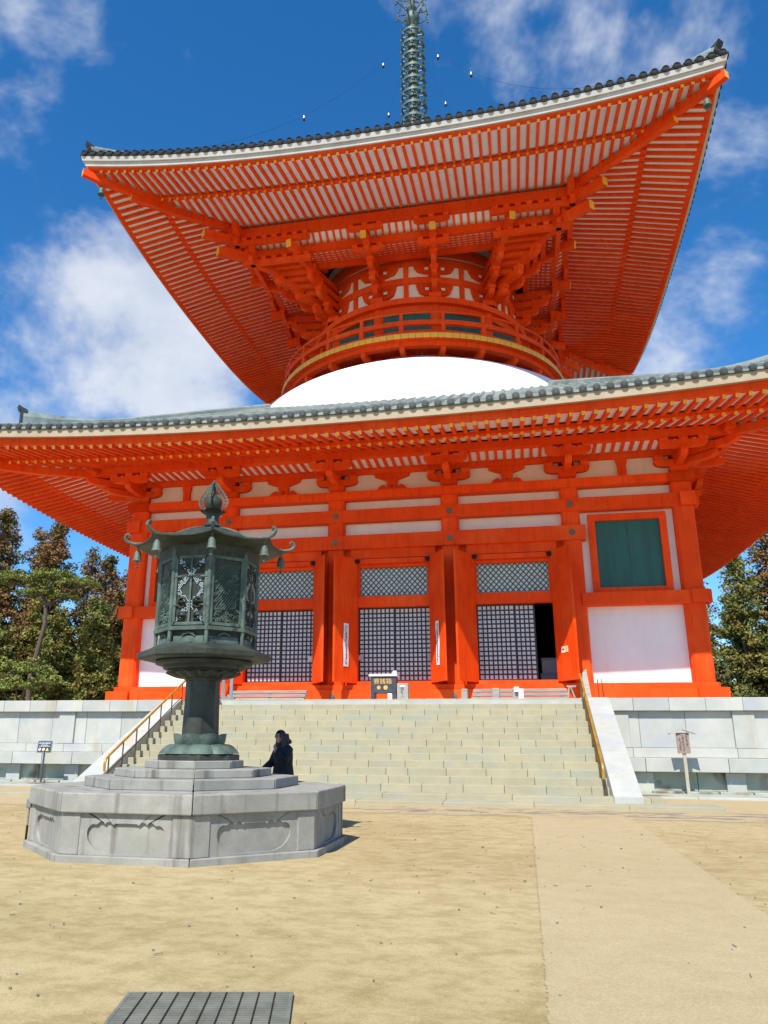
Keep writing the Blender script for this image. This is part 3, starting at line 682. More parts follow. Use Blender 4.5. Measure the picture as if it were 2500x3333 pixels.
# hip rafters
def hipbeam(pts, w, h, em=1):
    m = MB()
    P = [Vector((a,-a,z)) for a, z in pts]; sd = Vector((1,1,0)).normalized()*w/2; b = 0
    for p in P: m.v += [tuple(p-sd-Vector((0,0,h/2))), tuple(p+sd-Vector((0,0,h/2))), tuple(p+sd+Vector((0,0,h/2))), tuple(p-sd+Vector((0,0,h/2)))]
    for i in range(len(P)-1):
        for j in range(4): m.f.append((i*4+j, i*4+(j+1)%4, (i+1)*4+(j+1)%4, (i+1)*4+j)); m.m.append(0)
    m.f.append((3,2,1,0)); m.m.append(0); e = (len(P)-1)*4; m.f.append((e,e+1,e+2,e+3)); m.m.append(em)
    return m
pp4('hip_rafter', hipbeam([(5.6,27.80),(7.5,27.52),(9.2,27.22),(10.8,27.03),(12.61,26.98)], .30, .36), ['red','yellow'], upp)
pp4('flying_hip_rafter', hipbeam([(11.3,27.34),(12.4,27.24),(13.4,27.22),(14.3,27.33)], .27, .34), ['red','yellow'], upp)
pp4('hip_rafter', hipbeam([(11.2,12.80),(12.8,12.50),(14.3,12.22),(15.9,12.10)], .30, .32), ['red','yellow'], low)
pp4('flying_hip_rafter', hipbeam([(15.0,12.40),(16.3,12.30),(17.55,12.46)], .27, .30), ['red','yellow'], low)
# hip ridges with end ornaments
def ridge(r, h0, h1, w, hh, n=16, fl=1.1, os=.6):
    m = MB(); sd = Vector((1,1,0)).normalized()
    for i in range(n+1):
        a = h0+(h1-h0)*i/n; z = r.prof(a)+r.lift(min(a, r.h), a); up = hh*(1+fl*max(0, (i/n-.55)/.45)**2)
        for q, t in ((-w,-.15),(-w,up*.6),(-w*.55,up),(w*.55,up),(w,up*.6),(w,-.15)):
            p = Vector((a,-a,z+t))+sd*q; m.v.append(tuple(p))
    for i in range(n):
        for j in range(6): m.f.append((i*6+j, i*6+(j+1)%6, (i+1)*6+(j+1)%6, (i+1)*6+j)); m.m.append(0)
    m.f.append((5,4,3,2,1,0)); m.m.append(0); e = n*6; m.f.append(tuple(e+j for j in range(6))); m.m.append(1)
    # ornament: upright end tile with a hooked crest
    a = h1; z = r.prof(a)+r.lift(min(a, r.h), a); dd = Vector((1,-1,0)).normalized(); o = Vector((a,-a,z))
    s_ = os
    e_ = hh*(1+fl); pf = [(0,-.1),(.07,-.1),(.08,e_-.06),(.16,e_+.02),(.22,e_+.16*s_+.04),(.10,e_+.10*s_+.02),(-.15,e_+.01),(-.15,.0)]
    m.prism(pf, o-sd*w*.8, dd, (0,0,1), sd, w*1.6, 1)
    return m
pp4('hip_ridge', ridge(LOW, 7.0, 15.15, .24, .22, 24, 2.6, .8), ['tile','tile_end'], low, ks=(0,1,2,3), smooth=False)
pp4('hip_ridge', ridge(LOW, 15.1, 17.5, .17, .13, 8, .5, .5), ['tile','tile_end'], low)
pp4('hip_ridge', ridge(UPP, 1.0, 14.15, .22, .28, 24, .6, .8), ['tile','tile_end'], upp)

# ------------------------------------------------------------------ dome, balcony and drum
prof = []
for q in range(30):
    z = 19.80-q*.12
    r = math.sqrt(max(0, 16.5**2-(z-4.8)**2))
    lim = 10.4; r = r if r < 8.2 else 8.2+(lim-8.2)*math.tanh((r-8.2)/(lim-8.2))
    prof.append((r, z))
prof = [(5.8,20.1)]+prof+[(10.4,15.2)]
pp('dome', MB().lathe(prof[::-1], 96, closed=False), 'dome', smooth=True)
NA = 24
ang = [(-PI/2)+2*PI*i/NA for i in range(NA)]
bal = pp('balcony', MB().lathe([(7.45,19.96),(7.80,19.96),(7.80,20.21),(7.45,20.21),(7.45,19.96)], 96, closed=False), 'red', smooth=True)
nb = 142
tpl = MB()
for i in range(nb):
    a = 2*PI*i/nb; h = PI/nb*.955; m = MB(); pts = []
    for z in (20.215, 20.475):
        for rr, s in ((6.2,-1),(8.12,-1),(8.12,1),(6.2,1)): pts.append((rr*math.cos(a+s*h), rr*math.sin(a+s*h), z))
    m.add(pts, [(0,3,2,1),(4,5,6,7),(0,1,5,4),(1,2,6,5),(2,3,7,6),(3,0,4,7)]); m.m = [0,0,0,1,0,0]
    pp('floor_board', m, ['red','yellow'], bal)
pp('floor_band', MB().lathe([(7.6,20.48),(8.02,20.48),(8.02,20.62),(7.6,20.62),(7.6,20.48)], 96, closed=False), 'red', bal, smooth=True)
def ringtube(R, z, r, n=96): return MB().lathe([(R+r*math.cos(t*PI/4), z+r*math.sin(t*PI/4)) for t in range(9)], n, closed=False)
pp('top_rail', ringtube(7.87, 21.74, .065), 'red', bal, smooth=True)
pp('middle_rail', MB().lathe([(7.78,21.03),(7.97,21.03),(7.97,21.27),(7.78,21.27),(7.78,21.03)], 96, closed=False), 'red', bal, smooth=True)
for a in ang:
    c, s = math.cos(a), math.sin(a); t = Vector((-s,c,0)); n = Vector((c,s,0))
    pp('baluster', MB().obox(n*7.87+Vector((0,0,20.83)), t*.105, n*.09, (0,0,.21)), 'red', bal)
    pp('baluster', MB().obox(n*7.87+Vector((0,0,21.48)), t*.075, n*.06, (0,0,.22)), 'red', bal)
    m = MB(); parm(m, (n*6.6)[:2], (c,s), 19.62, 1.16, .34, .24, .3); m.obox(n*7.62+Vector((0,0,19.60)), t*.16, n*.1, (0,0,.05)) if False else None
    pp('support_arm', m, 'red', bal)
    pp('support_arm', parm(MB(), (n*6.4)[:2], (c,s), 19.25, .75, .36, .24, .3), 'red', bal)
# short plaster wall between dome and balcony with bearing blocks
pp('collar_wall', MB().lathe([(6.55,18.6),(6.55,20.0)], 72, closed=False), 'white', smooth=True)
for i in range(NA):
    a = ang[i]+PI/NA
    for q in (-1, 1):
        b = a+q*PI/NA*.62; n = Vector((math.cos(b), math.sin(b), 0)); t = Vector((-n.y, n.x, 0))
        pp('collar_block', MB().obox(n*6.66+Vector((0,0,19.62)), t*.2, n*.14, (0,0,.34)), 'red')
drum = pp('drum', MB().lathe([(5.72,20.4),(5.72,27.6)], 72, closed=False), 'white', smooth=True)
def rband(z0, z1, r0, r1, name='ring_beam'): return pp(name, MB().lathe([(r0,z0),(r1,z0),(r1,z1),(r0,z1),(r0,z0)], 96, closed=False), 'red', drum, smooth=True)
rband(23.27, 23.60, 5.6, 6.24); rband(22.92, 23.30, 5.6, 5.95); rband(24.66, 25.03, 5.6, 5.84); rband(25.76, 26.14, 5.6, 5.86); rband(26.32, 26.9, 5.6, 5.86); rband(21.55, 21.85, 5.6, 5.95)
for i in range(12):
    a = -PI/2+PI/12+i*PI/6; n = Vector((math.cos(a), math.sin(a), 0)); t = Vector((-n.y, n.x, 0))
    pp('drum_column', MB().tube([n*5.75+Vector((0,0,20.4)), n*5.75+Vector((0,0,23.27))], .30, 14), 'red', drum, smooth=True)
    # green shutters and struts between the columns
    b = a+PI/12; n2 = Vector((math.cos(b), math.sin(b), 0)); t2 = Vector((-n2.y, n2.x, 0))
    pp('drum_shutter', MB().obox(n2*5.66+Vector((0,0,22.35)), t2*1.22, n2*.06, (0,0,.62)), 'green', drum)
    for z0, z1 in ((23.60,24.66),(25.03,25.76)): pp('drum_strut', MB().obox(n2*5.76+Vector((0,0,(z0+z1)/2)), t2*.125, n2*.07, (0,0,(z1-z0)/2)), 'red', drum)
    # wall brackets lying on the curved wall, two tiers of cloud-shaped arms with bearing blocks
    for z0, z1, wd in ((23.60,24.66,1.0),(25.03,25.76,1.12)):
        H = z1-z0; m = MB()
        poly = [(-.30,0),(.30,0),(.34,H*.26),(wd*.55,H*.30),(wd*.8,H*.42),(wd*.93,H*.70),(wd,H),(-wd,H),(-wd*.93,H*.70),(-wd*.8,H*.42),(-wd*.55,H*.30),(-.34,H*.26)]
        def cyl(p, rr): aa = a+p[0]/5.75; return (rr*math.cos(aa), rr*math.sin(aa), z0+p[1])
        k = len(poly); m.add([cyl(p, 5.70) for p in poly]+[cyl(p, 5.90) for p in poly], [tuple(range(k-1,-1,-1)), tuple(range(k,2*k))]+[(i_,(i_+1)%k,(i_+1)%k+k,i_+k) for i_ in range(k)])
        pp('wall_bracket', m, 'red', drum)
        for q in (-.42, .42):
            aa = a+q/5.75; n3 = Vector((math.cos(aa), math.sin(aa), 0)); t3 = Vector((-n3.y, n3.x, 0))
            pp('bracket_gap', MB().obox(n3*5.905+Vector((0,0,z0+H*.62)), t3*.10, n3*.012, (0,0,.075)), 'white', drum)
# upper bracketing: square frames stepping out to the eave purlin
pp4('eave_purlin', MB().box(-9.3, 9.3, -8.62, -8.30, 26.76, 27.30), 'red')
pp4('step_purlin', MB().box(-8.55, 8.55, -7.92, -7.60, 25.98, 26.36), 'red')
pp4('inner_purlin', MB().box(-6.45, 6.45, -6.42, -6.15, 25.92, 26.30), 'red')
pp4('eave_panel', MB().hexa([(-8.3,-8.32,26.82),(8.3,-8.32,26.82),(7.6,-7.62,26.40),(-7.6,-7.62,26.40),(-8.3,-8.32,26.86),(8.3,-8.32,26.86),(7.6,-7.62,26.44),(-7.6,-7.62,26.44)]), 'white')
m = MB(); x = -7.8
while x < 7.8: m.bar((x,-8.32,26.78), (x,-7.62,26.36), .11, .08); x += .365
pp4('eave_ribs', m, 'red', kind='stuff')
pp4('lattice_ceiling', MB().hexa([(-7.6,-7.62,26.04),(7.6,-7.62,26.04),(6.4,-6.40,26.20),(-6.4,-6.40,26.20),(-7.6,-7.62,26.08),(7.6,-7.62,26.08),(6.4,-6.40,26.24),(-6.4,-6.40,26.24)]), 'white')
m = MB(); x = -7.4
while x < 7.4: m.bar((x,-7.62,26.01), (x,-6.40,26.17), .10, .06); x += .30
for q in range(1, 5):
    d = 7.62-q*.25; z = 26.005+(7.62-d)/1.22*.16; m.box(-d, d, -d-.045, -d+.045, z-.025, z+.025)
pp4('ceiling_lattice', m, 'red', kind='stuff')
def cantilever(p0, p1, wd, parent=None, tail=None, k=0):
    """stepped arms from the drum (p0) out to the eave purlin (p1), with blocks and a sloping tail beam"""
    a = Vector((p0[0],-p0[1],0)); b = Vector((p1[0],-p1[1],0)); L = (b-a).length; d = (b-a).normalized(); sd = Vector((-d.y, d.x, 0))
    m = MB().obox(a+Vector((0,0,23.74)), sd*.32, d*.3, (0,0,.14)); root = pp('cantilever', m, 'red', k=k)
    lev = [(23.88,.20),(24.42,.40),(24.96,.62),(25.50,.86)]
    for i, (z, fr) in enumerate(lev):
        mm = MB(); parm(mm, a[:2], d[:2], z, max(.7, L*fr+.15), .34, wd, .1); pp('cantilever_arm', mm, 'red', root)
        e = a+d*(L*fr); q = MB(); y = e
        q.obox(y+Vector((0,0,z+.44)), sd*.2, d*.2, (0,0,.10)); pp('bearing_block', q, 'red', root)
    if tail:
        t0 = a+d*(L*.25)+Vector((0,0,26.45)); t1 = b+d*tail+Vector((0,0,25.98))
        pp('tail_beam', MB().bar(t0, t1, .30, .42, endmat=1), ['red','yellow'], root)
    return root
for k in range(4):
    for s in (-1, 1):
        cantilever((s*1.52, 5.75), (s*1.72, 8.3), .28, tail=.45, k=k)
        cantilever((s*4.15, 4.35), (s*5.5, 8.3), .28, tail=.5, k=k)
        # purlin arms over the brackets with bearing blocks
        for cx in (s*1.70, s*5.45):
            L = .92 if abs(cx) < 3 else 0
            if L:
                pp('bracket_arm', xarm(MB(), cx, 8.52, 26.34, .92, .26, .24), 'red', k=k); pp('bracket_arm', xarm(MB(), cx, 7.84, 25.52, .82, .28, .24), 'red', k=k)
                for q in (-.74, 0, .74):
                    pp('bearing_block', block(MB(), cx+q, 8.52, 26.59, .15, .17), 'red', k=k); pp('bearing_block', block(MB(), cx+q*.88, 7.84, 25.79, .15, .19), 'red', k=k)
        # long corner arms with rows of blocks
        a, b = sorted((s*4.62, s*9.0)); pp('corner_arm', MB().box(a, b, -8.64, -8.40, 26.30, 26.58), 'red', k=k)
        a2, b2 = sorted((s*4.70, s*8.4)); pp('corner_arm', MB().box(a2, b2, -7.96, -7.72, 25.50, 25.78), 'red', k=k)
        for q in range(8):
            pp('bearing_block', block(MB(), s*(4.85+q*.55), 8.52, 26.58, .15, .18), 'red', k=k)
            if q < 6: pp('bearing_block', block(MB(), s*(4.95+q*.58), 7.84, 25.78, .15, .2), 'red', k=k)
        # cross ties between the oblique and the corner cantilevers
        for z, d0, xa, xb in ((24.75,5.55,4.4,5.6),(25.0,5.95,4.5,6.0),(25.22,6.35,4.6,6.4),(25.42,6.75,4.7,6.8),(25.6,7.15,4.85,7.2)):
            a, b = sorted((s*xa, s*(xb-.05))); pp('cross_tie', MB().box(a, b, -d0-.12, -d0+.12, z, z+.5), 'red', k=k)
    # the corner itself: diagonal cantilever, two stacked tail beams, a post under the hip
    r45 = cantilever((4.25, 4.25), (8.3, 8.3), .36, k=k)
    pp('tail_beam', hipbeam([(5.2,26.35),(7.4,26.0),(9.30,25.62)], .34, .46), ['red','yellow'], r45)
    pp('tail_beam', hipbeam([(6.2,26.98),(8.2,26.62),(9.90,26.38)], .34, .44), ['red','yellow'], r45)
    pp('corner_post', MB().obox((8.72,-8.72,26.95), (.16,-.16,0), (.16,.16,0), (0,0,.42)), 'red', r45)
    pp('corner_post', MB().obox((8.05,-8.05,25.95), (.16,-.16,0), (.16,.16,0), (0,0,.40)), 'red', r45)

# ------------------------------------------------------------------ spire
sp = pp('spire', MB().lathe([(.95,38.2),(.95,39.0),(1.05,39.05),(1.05,39.2),(.55,39.3),(.75,39.6),(.6,39.95),(.26,40.1),(.22,50.2),(.12,52.6),(.0,54.5)], 20), 'verdigris', smooth=True)
for i in range(9):
    z = 39.35+i*1.03-.0
    R_ = .84-.012*i; m = MB().lathe([(R_-.05,z-.10),(R_+.03,z-.08),(R_+.03,z+.10),(R_-.05,z+.10),(R_-.05,z-.10)], 24, closed=False)
    for q in range(8):
        a = q*PI/4; c, s = math.cos(a), math.sin(a)
        m.bar((c*.2,s*.2,z), (c*(R_-.02),s*(R_-.02),z), .06, .07)
        m.tube([(c*(R_+.0),s*(R_+.0),z-.10),(c*(R_+.03),s*(R_+.03),z-.2),(c*(R_+.02),s*(R_+.02),z-.33)], [.02,.06,.075], 6)
        b = a+PI/8; c, s = math.cos(b), math.sin(b)
        m.tube([(c*R_,s*R_,z+.1),(c*(R_+.12),s*(R_+.12),z+.28),(c*(R_+.05),s*(R_+.05),z+.45),(c*(R_-.12),s*(R_-.12),z+.38)], [.035,.03,.025,.02], 5)
    pp('spire_ring', m, 'verdigris', sp, smooth=True)
    pp('spire_hub', MB().lathe([(.21,z-.12),(.36,z-.1),(.34,z+.05),(.24,z+.5),(.21,z+.6)], 14), 'verdigris', sp, smooth=True)
m = MB().lathe([(.22,48.05),(.34,48.2),(.24,48.4),(.46,48.8),(.52,49.1),(.40,49.45),(.24,49.7),(.34,49.95),(.24,50.2)], 18)
pp('spire_bulb', m, 'verdigris', sp, smooth=True)
for lv, (z, R1) in enumerate(((49.0,1.0),(50.1,1.12),(51.2,1.0))):
    for q in range(6):
        a = q*PI/3+.25+lv*.3; c, s = math.cos(a), math.sin(a); m = MB()
        m.tube([(c*.3,s*.3,z-.35),(c*.62,s*.62,z-.22),(c*R1,s*R1,z+.12),(c*(R1+.10),s*(R1+.10),z+.02)], [.05,.045,.055,.03], 6)
        m.tube([(c*R1,s*R1,z+.1),(c*(R1-.06),s*(R1-.06),z+.6),(c*.78,s*.78,z+.85)], [.04,.035,.03], 6)
        m.lathe([(0,-.12),(.075,-.05),(.06,.08),(0,.12)], 8, (c*(R1+.06),s*(R1+.06),z-.12))
        pp('spire_branch', m, 'verdigris', sp, smooth=True)

# chains from the spire to the roof corners, with small bells; wind bells under the upper corners
def bell_shape(m, c, s):
    return m.lathe([(.0,.55*s),(.10*s,.5*s),(.16*s,.38*s),(.19*s,.1*s),(.24*s,.0),(.2*s,.0),(.0,.05*s)], 10, c).tube([(c[0],c[1],c[2]+.5*s),(c[0],c[1],c[2]+.85*s)], .03*s, 6).tube([(c[0],c[1],c[2]+.05*s),(c[0],c[1],c[2]-.2*s)], .025*s, 5).lathe([(0,-.1*s),(.09*s,0),(0,.1*s)], 6, (c[0],c[1],c[2]-.28*s))
for nm, sx, sy, bs in (('front left', -1,-1,(.135,.45)), ('front right', 1,-1,(.14,.30)), ('rear left', -1,1,(.155,)), ('rear right', 1,1,(.15,))):
    t = thing('spire_chain', 'thin %s chain with tiny bells running from the spire to the upper roof corner' % nm, 'chain', (0, CY, 47.6), 'bell chains of the spire')
    f = lambda s: (sx*13*s, CY+sy*13*s, 47.6-18.1*s-11*s*(1-s))
    part('chain', MB().tube([f(q/24) for q in range(25)], .007, 4), 'iron', t)
    for s in bs:
        p = f(s); m = MB().lathe([(.0,.22),(.08,.21),(.10,.0),(.0,.0)], 10, (p[0],p[1],p[2]-.26)); part('bell', m, 'steel', t, True)
        m = MB().lathe([(.0,.02),(.075,-.01),(.07,-.11),(0,-.13)], 8, (p[0],p[1],p[2]-.26)); part('clapper', m, 'iron', t, True)
for s, nm in ((-1,'left'), (1,'right')):
    t = thing('wind_bell', 'green bronze wind bell hanging under the %s front corner of the upper roof' % nm, 'wind bell', (s*13.6, CY-13.6, 26.2), 'wind bells of the upper roof')
    part('bell', bell_shape(MB(), (s*13.62, CY-13.62, 26.48), .75), 'verdigris', t, True)
# ------------------------------------------------------------------ granite plinth of the lantern
LX, LY = .0, -19.32
A8 = [-PI/2+PI/8+k*PI/4 for k in range(8)]
def oct_pts(R, z, cx=LX, cy=LY): return [Vector((cx+R*math.cos(a), cy+R*math.sin(a), z)) for a in A8]
def sector(R0, R1, z0, z1, k, gap=.004, cx=LX, cy=LY):
    a, b = A8[k], A8[(k+1)%8]; g0 = gap/max(R0,.1); g1 = gap/R1
    P = lambda R, an, z: (cx+R*math.cos(an), cy+R*math.sin(an), z)
    return MB().hexa([P(R0,a+g0,z0),P(R1,a+g1,z0),P(R1,b-g1,z0),P(R0,b-g0,z0),P(R0,a+g0,z1),P(R1,a+g1,z1),P(R1,b-g1,z1),P(R0,b-g0,z1)])
pl = thing('stone_plinth', 'stepped octagonal grey granite plinth under the bronze lantern', 'plinth', (LX, LY, 0))
for k in range(8):
    part('base_stone', sector(1.6, 2.30, -.06, .085, k), 'plinth', pl, bevel=.012)
    part('cap_stone', sector(1.2, 2.285, .565, .80, k), 'plinth', pl, bevel=.016)
    part('step_stone', sector(.6, 1.555, .80, .935, k, .006), 'plinth', pl, bevel=.012)
    part('step_stone', sector(.4, 1.145, .935, 1.045, k, .006), 'plinth', pl, bevel=.012)
    part('step_stone', sector(.2, .725, 1.045, 1.155, k, .006), 'plinth', pl, bevel=.012)
    # face panel with a carved lobed medallion, and a bent corner post
    a, b = A8[k], A8[(k+1)%8]; RD = 2.24
    p0 = Vector((LX+RD*math.cos(a), LY+RD*math.sin(a), 0)); p1 = Vector((LX+RD*math.cos(b), LY+RD*math.sin(b), 0)); u = (p1-p0).normalized(); n = Vector((u.y,-u.x,0)); L = (p1-p0).length
    c = (p0+p1)/2; hw = L/2-.245; z0, z1 = .087, .563
    inner = []
    w_ = hw-.10; zc = .30
    def lobes():
        o = [(0, .105), (w_*.40, .105)]
        for q in range(1, 9): t = PI*.5*q/8; o.append((w_*.40+w_*.60*math.sin(t), .105+.235*(1-math.cos(t))))
        for q in range(1, 5): t = PI*.62*q/4; o.append((w_-.085+.085*math.cos(t), .34+.10*math.sin(t)))
        for cx_ in (w_-.185, w_-.285):
            for q in range(5): t = PI*(.12+.76*q/4); o.append((cx_+.052*math.cos(t), .425+.045*math.sin(t)))
        o += [(w_-.36, .435), (w_*.3, .45), (0, .452)]
        return o
    half = lobes(); outl = half+[(-x, z) for x, z in reversed(half)][1:]
    # frame face with the medallion cut in: bridge outer rectangle and outline as a ring of quads
    K = len(outl); m = MB(); ctr = (0, zc)
    def rect_hit(x, z):
        dx, dz = x-ctr[0], z-ctr[1]; s = 1e9
        if abs(dx) > 1e-9: s = min(s, hw/abs(dx))
        if dz > 1e-9: s = min(s, (z1-ctr[1])/dz)
        if dz < -1e-9: s = min(s, (z0-ctr[1])/dz)
        return (ctr[0]+dx*s, ctr[1]+dz*s)
    W3 = lambda x, z, dep: c+u*x+n*(.0-dep)+Vector((0,0,z))
    rect = [rect_hit(x, z) for x, z in outl]
    vs_ = [W3(x, z, .015) for x, z in rect]+[W3(x, z, .015) for x, z in outl]+[W3(x, z, .05) for x, z in outl]
    fs_ = []
    for i in range(K):
        j = (i+1)%K; fs_ += [(i, K+i, K+j, j), (K+i, 2*K+i, 2*K+j, K+j)]
    fs_.append(tuple(2*K+i for i in range(K)))
    m.add(vs_, fs_)
    # corners of the rectangle that the fan skips
    for sx in (-1, 1):
        for zz in (z0, z1):
            pts = [p for p in rect if abs(p[0]-sx*hw) < 1e-6]; qts = [p for p in rect if abs(p[1]-zz) < 1e-6]
            if pts and qts:
                pa = min(pts, key=lambda p: abs(p[1]-zz)); pb = min(qts, key=lambda p: abs(p[0]-sx*hw)); m.add([W3(*pa,.015), W3(sx*hw,zz,.015), W3(*pb,.015)], [(0,1,2)])
    part('face_panel', m, 'plinth', pl)
    p_ = Vector((LX+RD*math.cos(b), LY+RD*math.sin(b), 0)); b2 = A8[(k+2)%8]; q_ = Vector((LX+RD*math.cos(b2), LY+RD*math.sin(b2), 0)); v = (q_-p_).normalized()
    e1 = p_-u*.243; e2 = p_+v*.243; nn = Vector((math.cos(b), math.sin(b), 0))
    m = MB(); pts = [e1, p_, e2, e2-nn*.12, p_-nn*.12, e1-nn*.12]
    m.add([q+Vector((0,0,z0)) for q in pts]+[q+Vector((0,0,z1)) for q in pts], [(0,1,7,6),(1,2,8,7),(2,3,9,8),(3,4,10,9),(4,5,11,10),(5,0,6,11),(5,4,3,2,1,0),(6,7,8,9,10,11)])
    part('corner_post', m, 'plinth', pl, bevel=.008)
m = MB(); P = oct_pts(2.14, -.05); Q = oct_pts(2.14, .7); m.add(P+Q, [(i,(i+1)%8,(i+1)%8+8,i+8) for i in range(8)]+[tuple(range(8,16))]); part('core', m, 'plinth', pl)

# ------------------------------------------------------------------ bronze lantern
bx = .06
bl = thing('bronze_lantern', 'tall octagonal bronze lantern with curled roof corners and flame finial', 'lantern', (bx, LY, 1.155))
def octo(sec, mat, name, smooth=False, parent=bl, **k):      # [(R,z)] octagonal body of revolution
    m = MB(); n = len(sec)
    for R, z in sec: m.v += [tuple(p) for p in oct_pts(R, z, bx)]
    for i in range(n-1):
        for j in range(8): m.f.append((i*8+j, i*8+(j+1)%8, (i+1)*8+(j+1)%8, (i+1)*8+j)); m.m.append(0)
    m.f.append(tuple(range(7,-1,-1))); m.m.append(0); m.f.append(tuple((n-1)*8+j for j in range(8))); m.m.append(0)
    return part(name, m, mat, parent, smooth, **k)
octo([(.60,1.155),(.60,1.225),(.585,1.235)], 'bronze', 'base_plate', bevel=.006)
def petals(n, fn, mat, name, parent, rot=0, seg=7):
    for q in range(n):
        a0 = rot+2*PI*q/n; m = MB(); G = []
        def f(uu, vv):
            a = a0+(vv-.5)*2*PI/n*1.04; R, z = fn(uu, vv); return (bx+R*math.cos(a), LY+R*math.sin(a), z)
        m.grid(f, seg, 8); part('petal', m, mat, parent, True)
lb = part('lotus_foot', MB().lathe([(.50,1.236),(.50,1.26),(.40,1.34),(.32,1.37)], 32, (bx,LY,0)), 'bronze', bl, True)
petals(8, lambda u, v: (.33+.235*u**.8+.03*math.sin(PI*v)*u-.06*(2*abs(v-.5))**4*u, 1.375-.11*u**1.6-.02*(u**6)+.022*math.sin(PI*v)*math.sin(PI*min(1,u*1.1))), 'bronze_lt', 'petal', lb, PI/8)
for q in range(8):
    for e in (-.09, .09):
        a = A8[q]+e; part('boss', MB().lathe([(0,-.028),(.022,-.018),(.03,0),(.022,.018),(0,.028)], 10, (bx+.475*math.cos(a), LY+.475*math.sin(a), 1.325)), 'bronze_lt', lb, True)
lc = part('lotus_cup', MB().lathe([(.34,1.37),(.37,1.42),(.36,1.50),(.24,1.505)], 32, (bx,LY,0)), 'bronze', bl, True)
petals(8, lambda u, v: (.350+.022*math.sin(PI*.8*u)+.026*math.sin(PI*v)+.018*u**5, 1.375+.155*u-.022*(2*abs(v-.5))**3*u), 'bronze_lt', 'petal', lc)
octo([(.275,1.48),(.262,1.9),(.258,2.40)], 'bronze', 'post')
part('bowl', MB().lathe([(.27,2.33),(.36,2.345),(.47,2.40),(.52,2.425),(.52,2.45),(.60,2.46),(.62,2.475),(.62,2.51),(.71,2.525),(.735,2.535),(.735,2.575),(.70,2.60)], 48, (bx,LY,0)), 'bronze', bl, True)
lw = part('lower_lotus', MB().lathe([(.27,2.30),(.30,2.33)], 24, (bx,LY,0)), 'bronze', bl, True)
petals(16, lambda u, v: (.275+.27*u+.03*math.sin(PI*v)*u, 2.335+.10*u**2-.03*math.sin(PI*v)*u), 'bronze', 'petal', lw)
octo([(.70,2.585),(.99,2.60),(1.015,2.625),(1.02,2.695),(.83,2.77),(.80,2.79)], 'bronze', 'tray')
